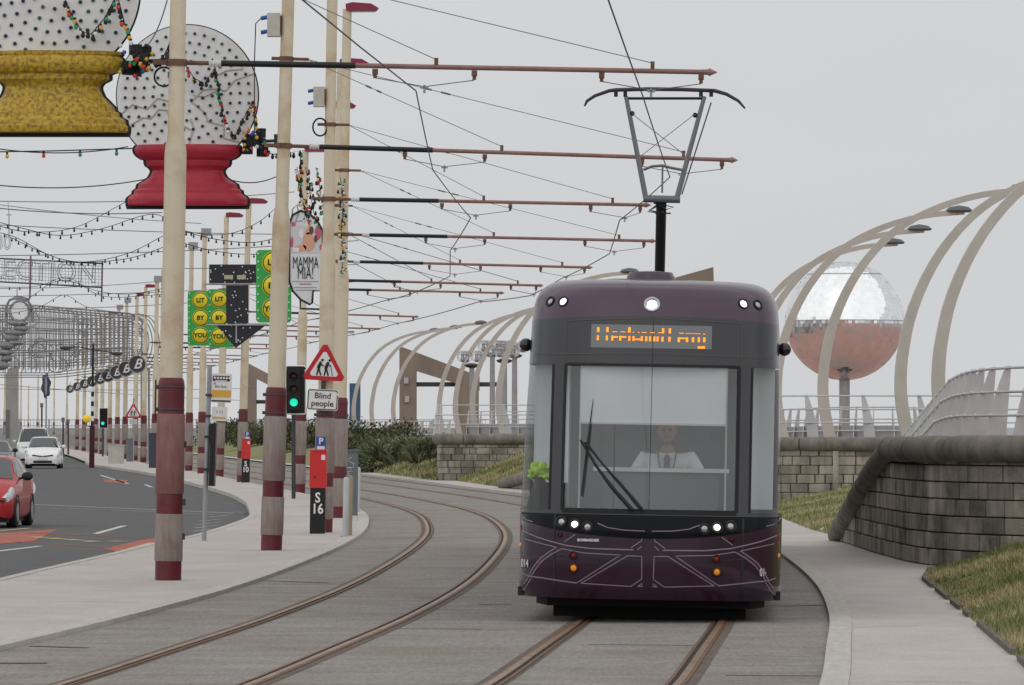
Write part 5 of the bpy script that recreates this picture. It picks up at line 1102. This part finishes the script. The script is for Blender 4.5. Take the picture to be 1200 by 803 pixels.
p_ = G(168,541); tri_sign(P(157,482,p_.y).x, p_.y-.4, P(157,484,p_.y).z, 'small distant warning triangle on a thin post by the far poles', .8, 0, None, postbase=True)
# parking meters
def meter(b, label, txt):
    e = empty('parking_meter', b, (0,R(.8),0), label, 'parking meter'); k = MB().box((0,0,.40),(.27,.25,.84)).build('pedestal', BLACK, e); MB().prism(rounded(-.15,.82,.15,1.47,.03), -.14, .14).build('red_housing', BRED, e); MB().prism([(-.165,1.472),(.165,1.472),(.15,1.50),(-.15,1.50)], -.15, .15).build('lid', BRED, e)
    sg = MB().prism(rounded(-.045,1.50,.125,1.74,.01), -.01, .01).build('parking_plate', BLUE, e); MB().prism([(-.03,1.51),(.11,1.51),(.11,1.57),(-.03,1.57)], -.014, -.0105).build('plate_panel', WHITE, sg); text('lettering', 'P', .16, WHITE, sg, (.04,-.012,1.655), depth=.001, bold=.004)
    for s_, z in zip(txt, (.64,.44)): text('lettering', s_, .25, WHITE, k, (.0,-.128,z), depth=.001, bold=.006, sx=.85)
    MB().box((.09,-.143,1.37),(.07,.004,.09)).build('sticker', WHITE, e); MB().tube([(-.06,-.14,1.02),(-.06,-.155,1.02)], .022, 10).build('lock', DARKM, e)
    return e
meter(G(372,625.5), 'red and black parking meter marked S 16 beside the pole with the warning triangle', ('S','16')); meter(G(287,565.5)+Vector((.05,-.5,0)), 'smaller red and black parking meter farther along the pavement', ('S','10'))
# cabinet, steel bollards
e = empty('utility_cabinet', G(409,604), (0,R(.6),R(5)), 'grey utility cabinet with scrawled graffiti behind the pole', 'cabinet'); CAB = M('cabinet_grey', (.16,.175,.19), (.13,.145,.16), 3, .6)
MB().prism([(-.17,-.02),(.17,-.02),(.17,1.38),(-.17,1.38)], -.3, .3).build('body', CAB, e); MB().prism([(-.19,1.382),(.19,1.382),(.19,1.42),(-.19,1.42)], -.32, .32).build('lid', CAB, e)
random.seed(6); MB().tube([(random.uniform(-.13,.12), -.304, .75+.035*k+random.uniform(-.05,.05)) for k in range(16)], .006, 4).build('graffiti', OFFW, e)
for bx, by, h, lb, r_ in ((404.5,629,1.03,'shorter of two stainless posts beside the parking meter',.05),(409.5,628,1.05,'brown-tinged stainless post beside the parking meter',.045),(418.5,600,1.0,'stainless post behind the grey cabinet at the kerb',.06)):
    e = empty('steel_bollard', G(bx,by), (0,R(1.2),0), lb, 'bollard'); MB().lathe([(r_,-.05),(r_,h-.03),(r_*.8,h),(.01,h+.01)], 16).build('shaft', STEELP if 'brown' not in lb else M('brown_steel', (.33,.27,.2), rough=.5), e, True); MB().lathe([(r_*1.8,0),(r_*1.8,.012)], 16).build('base_plate', STEEL, e)
# far cabinets
for bx, by, wd, ht, lb, mt in ((152,541,.35,1.25,'dark slim cabinet in the far pole row',CAB),(180,548.5,.42,1.6,'tall dark cabinet beside the far poles',M('cabinet_slate', (.05,.055,.07), rough=.6)),(136,543.5,.8,.95,'pale concrete cabinet at the bend of the far kerb',M('cabinet_pale', (.48,.46,.42), (.4,.38,.35), 2))):
    e = empty('roadside_cabinet', G(bx,by), label=lb, cat='cabinet'); MB().box((0,0,ht/2-.02),(wd,.4,ht)).build('body', mt, e); MB().box((0,0,ht),(wd*1.08,.44,.05)).build('lid', mt, e)
# banded beacon post carrying a street light
b = G(107.5,546); e = empty('beacon_post', b, (0,R(.7),0), 'black and white banded post with yellow globe and street light arms', 'street lamp'); zt = H0+(500-404)*b.y/F
MB().tube([(0,0,-.1),(0,0,1.95)], .13, 12).build('lower_post', M('beacon_maroon', (.06,.012,.02)), e); 
zb = 1.95; k = 0
while zb < 3.9: z2 = zb+.24; MB().tube([(0,0,zb),(0,0,z2)], .075, 12).build('band', WHITE if k%2 else BLACK, e); zb = z2; k += 1
MB().tube([(0,0,zb),(0,0,zt)], .06, 10).build('upper_post', BLACK, e)
for xx in (-1.35, 1.15): MB().tube([(0,0,zt-.25),(xx*.5,0,zt-.12-.1*(xx>0)*2),(xx,0,zt-.16-.25*(xx>0))], .03, 6).build('lamp_arm', BLACK, e); MB().ball((xx,0,zt-.18-.25*(xx>0)), .3, 12, 8, sc=(1,.5,.33)).build('lamp_head', DARKM, e, True)
MB().tube([(0,0,1.9),(-.27,0,1.95),(-.27,0,2.1)], .03, 6).build('beacon_arm', BLACK, e); MB().ball((-.27,0,2.3), .2, 16, 10).build('yellow_globe', M('beacon_yellow', (.85,.55,.03), rough=.35, emit=.15), e, True)
# dark double-lobed street sign, pale pylon, thin post across the street
d = 330; w_ = d/F; p = P(54,452,d); e = empty('lobed_sign', (p.x, d, 0), label='dark purple long sign with scalloped ends on a post across the street', cat='illumination panel'); MB().tube([(0,.05,-.1),(0,.05,p.z-.6)], .05, 8).build('post', STEEL, e)
pts = [(.28*(1+.18*math.sin(6*a))*math.cos(a), p.z+.78*(1+.08*math.sin(6*a))*math.sin(a)) for a in [R(10*k) for k in range(36)]]; MB().prism(pts, -.1, .1).build('face', M('sign_plum', (.06,.055,.09)), e); MB().prism([(x*.3,p.z+(z-p.z)*.8) for x, z in pts], -.112, -.101).build('face_stripe', M('stripe_lilac', (.3,.28,.34)), e)
d = 420; p = P(13,432,d); e = empty('concrete_pylon', (p.x, d, 0), label='pale grey concrete pylon beyond the far side of the street', cat='pylon'); MB().prism([(-.45,-.2),(.5,-.2),(.5,p.z+.2),(-.2,p.z),(-.45,p.z-.6)], 0, 1.2).build('shaft', M('pylon_grey', (.36,.345,.32), (.3,.29,.27), 1), e); MB().prism([(-.42,1),(-.12,1),(-.12,3.3),(-.42,3.3)], -.05, -.002).build('dark_door', CAB, e)
for x, y0, y1, d in ((49,475,512,360),(80,494,514,350),(74,492,515,345)): 
    p = P(x, y0, d); e = empty('thin_post', (p.x, d, 0), label='thin dark signpost across the street', cat='post', group='thin signposts across the street'); post(e, p.z, .06, M('post_plum', (.08,.04,.06))); MB().box((0,-.07,p.z),(.22,.05,.3)).build('plate', CAB, e)
# far boundary: low wall and mesh fence
e = empty('boundary_fence', (-40, 520, 0), label='far grey mesh fence across the end of the street', cat='fence'); MB().box((0,0,.5),(75,.3,1.3)).build('low_wall', M('wall_grey', (.36,.35,.33), (.3,.29,.28), .3), e)
for k in range(26): MB().box((-37+3*k,0,1.9),(.12,.12,1.6)).build('fence_post', STEEL, e)
for z in (1.5,2.0,2.6): MB().box((0,0,z),(75,.06,.07)).build('fence_rail', STEEL, e)
mb = MB(); [mb.box((-37.4+.3*k,0.0,1.95),(.04,.03,1.4)) for k in range(250)]; b_ = mb.build('fence_mesh', STEEL, e); b_['kind'] = 'stuff'

# ------------------------------------------------------------ vehicles
def loft(st, y):      # interpolated half profile at length y
    ks = sorted(st); 
    if y <= ks[0]: return st[ks[0]]
    for a, b in zip(ks, ks[1:]):
        if y <= b: t = (y-a)/(b-a); return [(lerp(p[0],q_[0],t), lerp(p[1],q_[1],t)) for p, q_ in zip(st[a], st[b])]
    return st[ks[-1]]
TYRE = M('tyre', (.018,.018,.018), rough=.85); RIMM = M('alloy_rim', (.45,.46,.47), rough=.3, metal=.7); CARG = M('car_glass', (.035,.042,.047), rough=.05, spec=.7); TRIM = M('black_trim', (.02,.02,.022), rough=.6); HEADL = M('headlamp_glass', (.62,.65,.67), (.35,.37,.38), 14, .1, .3, pos=False); PLATE = M('number_plate', (.72,.72,.66), rough=.5)
def car(loc_, rz, label, paint, kind='hatch', group=None):
    e = empty('car' if kind != 'van' else 'van', loc_, (0,0,rz), label, 'car' if kind != 'van' else 'van', group)
    if kind == 'van':
        hw, L, wsb, wst, zr, zbn = .98, 4.9, .75, 1.5, 1.98, 1.12
    elif kind == 'mpv': hw, L, wsb, wst, zr, zbn = .845, 4.08, .85, 1.75, 1.53, .98
    else: hw, L, wsb, wst, zr, zbn = .83, 3.82, .95, 1.72, 1.44, .95
    def sec(z0, zbelt, ztop, hwl, hwb, hwt):
        return [(hwl*.92,z0),(hwl,z0+.10),(hwb*1.0,lerp(z0+.1,zbelt,.55)),(hwb*.985,zbelt),(lerp(hwb,hwt,.12)*.985,zbelt+.03),(hwt*1.02,lerp(zbelt,ztop,.88) if ztop-zbelt > .2 else zbelt+.035),(hwt*.85,ztop-.012),(hwt*.45,ztop),(0,ztop+.006)]
    st = {0.0: sec(.24,.50,.56,hw*.70,hw*.74,hw*.6), .06: sec(.20,.58,.64,hw*.84,hw*.86,hw*.72), .22: sec(.19,.68,.75,hw*.95,hw*.955,hw*.82), .5: sec(.19,zbn-.14,zbn-.07,hw,hw*.985,hw*.86), wsb: sec(.19,zbn-.04,zbn+.02,hw,hw,hw*.88),
          wst: sec(.19,zbn,zr-.04,hw,hw,hw*.70), wst+.5: sec(.19,zbn+.01,zr,hw,hw,hw*.71), L-.75: sec(.19,zbn+.02,zr-.04,hw,hw,hw*.70), L-.22: sec(.2,zbn+.02,zr-.25,hw*.98,hw*.97,hw*.72), L-.05: sec(.24,zbn-.05,zbn+.02,hw*.93,hw*.93,hw*.8), L: sec(.28,.6,.68,hw*.86,hw*.86,hw*.7)}
    ysn = [0,.03,.06,.12,.22,.35,.5,.7,wsb] + [lerp(wsb,wst,k/5) for k in range(1,6)] + [lerp(wst,L-.75,k/5) for k in range(1,6)] + [L-.5,L-.22,L-.12,L-.05,L]
    ysn = sorted(set(round(v,4) for v in ysn)); rows_ = []
    for y in ysn:
        h = loft(st, y); rows_.append([(x,y,z) for x, z in h]+[(-x,y,z) for x, z in h[-2::-1]])
    n = len(rows_[0]); mb = MB(); mb.add([p for r in rows_ for p in r], [(i*n+j,i*n+j+1,(i+1)*n+j+1,(i+1)*n+j) for i in range(len(rows_)-1) for j in range(n-1)]+[tuple(range(n)), tuple(range((len(rows_)-1)*n,len(rows_)*n))])
    body = mb.build('body', paint, e, True)
    def patch(name, mat, ya, yb_, fa, fb, side=0, o=.006, nu=6, nv=6, parent=None):     # fa, fb: position on the half profile 0..8, side 0 = both halves joined over the roof
        mb = MB(); vs_ = []; 
        us = [lerp(ya,yb_,k/nu) for k in range(nu+1)]
        vv = [lerp(fa,fb,k/nv) for k in range(nv+1)]
        def pt(y, v, sg):
            h = loft(st, y); i = min(int(v), 7); t = v-i; return Vector((sg*lerp(h[i][0],h[i+1][0],t), y, lerp(h[i][1],h[i+1][1],t)))
        sgs = (side,) if side else (1, -1)
        for sg in sgs:
            base = len(vs_)
            for y in us:
                for v in vv:
                    p = pt(y,v,sg); a = pt(y+.01,v,sg)-pt(y-.01,v,sg); b2 = pt(y,min(v+.02,8),sg)-pt(y,max(v-.02,0),sg); nn = a.cross(b2)
                    nn = nn.normalized() if nn.length > 1e-9 else Vector((0,0,1)); c = Vector((0,L/2,.7)); nn = nn if nn.dot(p-c) > 0 else -nn
                    vs_.append(p+nn*o)
        m = nv+1; fs = []
        for s2 in range(len(sgs)):
            bs = s2*(nu+1)*m; fs += [(bs+i*m+j,bs+i*m+j+1,bs+(i+1)*m+j+1,bs+(i+1)*m+j) for i in range(nu) for j in range(nv)]
        return mb.add(vs_, fs).build(name, mat, parent or e, True)
    patch('windscreen', CARG, wsb+.03, wst-.04, 5.25, 8); patch('roof_panel', paint, wst+.02, L-.85, 6.2, 8, o=.003)
    patch('rear_window', CARG, L-.7, L-.26, 5.4, 8)
    for sg in (-1, 1):
        ww = [(wsb+.35, wsb+1.35), (wsb+1.42, L-.95)] if kind != 'van' else [(wsb+.3, wsb+1.2)]
        for a, b2 in ww: patch('side_window', CARG, a, b2, 4.15, 4.95, sg)
        x0 = (3.2, 6.2)
        patch('headlight', HEADL, .05, .42 if kind == 'hatch' else .5, 2.5, 4.9, sg, .008)
        mi = empty('x',(0,0,0)); bpy.data.objects.remove(mi)
        m_ = MB().ball((sg*(hw+.12), wsb+.42, zbn+.07), .12, 12, 8, sc=(.95,.5,.75)).build('door_mirror', TRIM if kind == 'hatch' else paint, e, True); MB().tube([(sg*(hw-.04),wsb+.42,zbn+.02),(sg*(hw+.06),wsb+.42,zbn+.05)], .03, 6).build('mirror_arm', TRIM, m_)
        for wy in (.72, L-.68):
            t_ = empty('x',(0,0,0)); bpy.data.objects.remove(t_)
            wo = MB().tube([(sg*(hw-.20),wy,.30),(sg*(hw-.02),wy,.30),(sg*(hw+.004),wy,.30)], [.30,.30,.27], 22).build('wheel', TYRE, e, True); MB().tube([(sg*(hw-.01),wy,.30),(sg*(hw+.010),wy,.30)], .19, 16).build('rim', RIMM, wo)
            MB().tube([(sg*(hw-.02),wy+.345*math.cos(R(a)),.30+.345*math.sin(R(a))) for a in range(-12,193,12)], .03, 5).build('wheel_arch', TRIM if kind == 'hatch' else paint, e)
    fr = lambda z: -.004
    if kind == 'hatch':
        MB().prism(rounded(-.42,.27,.42,.38,.04), -.012, .1).build('lower_grille', TRIM, e); MB().prism(rounded(-.66,.52,.66,.565,.01), -.014, .15).build('bumper_strip', TRIM, e); MB().prism(rounded(-.26,.41,.26,.51,.01), -.018, -.0005).build('number_plate', PLATE, e); MB().prism(rounded(-.28,.62,.28,.70,.03), .04, .2).build('grille', TRIM, e)
    else:
        MB().prism([(-.5,.62),(-.12,.55),(.12,.55),(.5,.62),(.5,.67),(.12,.62),(-.12,.62),(-.5,.67)], -.002, .22).build('grille', TRIM, e); MB().ball((0,.01,.6), .06, 10, 8, sc=(1,.4,1)).build('badge', CHROME, e); MB().prism(rounded(-.45,.26,.45,.38,.04), -.012, .1).build('lower_grille', TRIM, e); MB().prism(rounded(-.26,.42,.26,.53,.01), -.018, -.0005).build('number_plate', PLATE, e)
        for sg in (-1, 1): MB().ball((sg*.6,.05,.33), .06, 10, 6, sc=(1,.6,.8)).build('fog_lamp', HEADL, e)
    MB().box((0,L/2,.16),(hw*1.7,L*.88,.1)).build('underbody', TRIM, e)
    for sg in (-1,): MB().tube([(-.5,wsb+.05,zbn+.06),(.1,wsb+.12,zbn+.08)], .012, 5).build('wiper', TRIM, e)
    if kind == 'hatch': MB().box((hw*.45,wsb+.22,zbn+.12),(.09,.004,.06)).build('tax_disc', PLATE, e)
    return e
REDP = M('red_car_paint', (.42,.022,.028), (.39,.02,.025), 2, .25, coat=.15, spec=.3); WHP = M('white_car_paint', (.80,.81,.81), (.77,.78,.78), 2, .25, coat=.6); GRP = M('grey_car_paint', (.08,.085,.095), (.07,.075,.085), 2, .25, coat=.5); VANP = M('van_paint', (.66,.67,.67), (.6,.61,.61), 2, .3)
car((-10.72,101.5,ZR+.003), R(-1.5), 'red hatchback driving along the street beside the pavement', REDP); car((-22.55,246,ZR+.003), R(3), 'white small car with front grille facing along the street', WHP, 'mpv')
car((-26.6,285,ZR+.003), R(5), 'white van following behind the white small car', VANP, 'van'); car((-21.75,214,ZR+.003), R(4), 'dark grey car beyond the red hatchback', GRP, 'hatch')

# ------------------------------------------------------------ shrubs
def shrub(name, X, Y, z, rx, ry, rz, n, mats, wts, leaf, label, blade=False, group=None, seed=1):
    random.seed(seed); e = empty(name, (X,Y,z), label=label, cat='shrub', group=group); mb = MB()
    cl = [(random.uniform(-.75,.75)*rx, random.uniform(-.75,.75)*ry, random.uniform(.1,.72)*rz, random.uniform(.25,.45)) for _ in range(int(10+rx*4))]
    for i in range(n):
        c = random.choice(cl); a = random.uniform(0,6.28); b_ = math.acos(random.uniform(-.35,1)); rr = random.random()**.4*c[3]
        p = Vector((c[0]+rr*rx*math.sin(b_)*math.cos(a), c[1]+rr*ry*math.sin(b_)*math.sin(a), max(.02,c[2]+rr*rz*math.cos(b_))))
        mi = random.choices(range(len(mats)), wts)[0]
        if blade:
            d_ = Vector((math.cos(a)*.6, math.sin(a)*.6, random.uniform(.3,1.1))).normalized(); L = leaf*random.uniform(.6,1.3); q_ = d_.cross(Vector((random.random(),random.random(),.2))).normalized()*leaf*.045
            tip = p+d_*L-Vector((0,0,L*.25)); mid = p+d_*L*.55; mb.add([p-q_,p+q_,mid+q_*1.1,tip,mid-q_*1.1], [(0,1,2,3,4)], mi)
        else:
            u = Vector((random.gauss(0,1),random.gauss(0,1),random.gauss(0,1))).normalized(); v = u.cross(Vector((.3,.2,1))).normalized(); l = leaf*random.uniform(.6,1.3)
            mb.add([p-u*l*.5, p+v*l*.28, p+u*l*.5, p-v*l*.28], [(0,1,2,3)], mi)
    mb.build('foliage', mats, e)
    st_ = MB()
    for c in cl[:9]: st_.tube([(c[0]*.3,c[1]*.3,-.15),(c[0]*.7,c[1]*.7,c[2]*.6),(c[0],c[1],c[2])], [.03,.02,.008], 5)
    st_.build('stems', LEAFB, e)
SH = [('dark_shrub',-6.6,232,.1,1.5,2.5,1.15,'dark dense shrub below the distant panelled railing',0),('dark_shrub',-5.3,228,.1,1.4,2.5,1.25,'dark rounded shrub behind the spiky pale clump',0),('dark_shrub',-3.7,222,.3,1.5,2.6,1.15,'mid green shrub rising against the farther block wall',2),('spiky_clump',-4.6,216,.1,1.5,2.0,1.2,'spiky pale green clump on the grass bank',1),('spiky_clump',-3.3,208,.35,.9,1.4,.95,'small spiky clump beside the farther block wall',1),('low_shrub',-6.2,214,.0,1.0,1.5,.55,'low creeping green shrub at the foot of the grass bank',2)]
for i, (nm, X, Y, z, rx, ry, rz, lb, k) in enumerate(SH):
    if k == 1: shrub(nm, X, Y, z, rx, ry, rz, 2600, [LEAFP, LEAFM, LEAFB], (6,3,1), .6, lb, True, seed=i+3)
    else: shrub(nm, X, Y, z, rx, ry, rz, 9000, [LEAFD, LEAFM, LEAFB] if k == 0 else [LEAFM, LEAFD, LEAFP], (6,2,2) if k == 0 else (5,3,1), .12, lb, seed=i+3)
for k in range(12):
    Y = 255+k*16; X = Lc(Y)+9.0+(k%3)*1.6; shrub('far_shrub', X, Y, .3, 2.6, 4, 1.7+.5*(k%2), 3200, [LEAFD, LEAFM, LEAFB], (4,3,1), .24, 'dark green shrub in the line beyond the far tracks', group='far shrubs beside the line', seed=40+k)
# scraps of litter by the grass
for i, (x, y) in enumerate(((962,623),(1147,718))):
    p = G(x, y); mb = MB(); random.seed(60+i); mb.add([(random.uniform(-.07,.07),random.uniform(-.06,.06),random.uniform(.0,.07)) for _ in range(7)], [(0,1,2),(1,2,3),(2,3,4),(3,4,5),(4,5,6)]); o = mb.build('litter', WHITE, None, loc=p+Vector((0,0,.02))); tag(o, 'crumpled white scrap of litter %s' % ('beside the sloping coping' if i == 0 else 'at the edging of the grass bank'), 'litter')
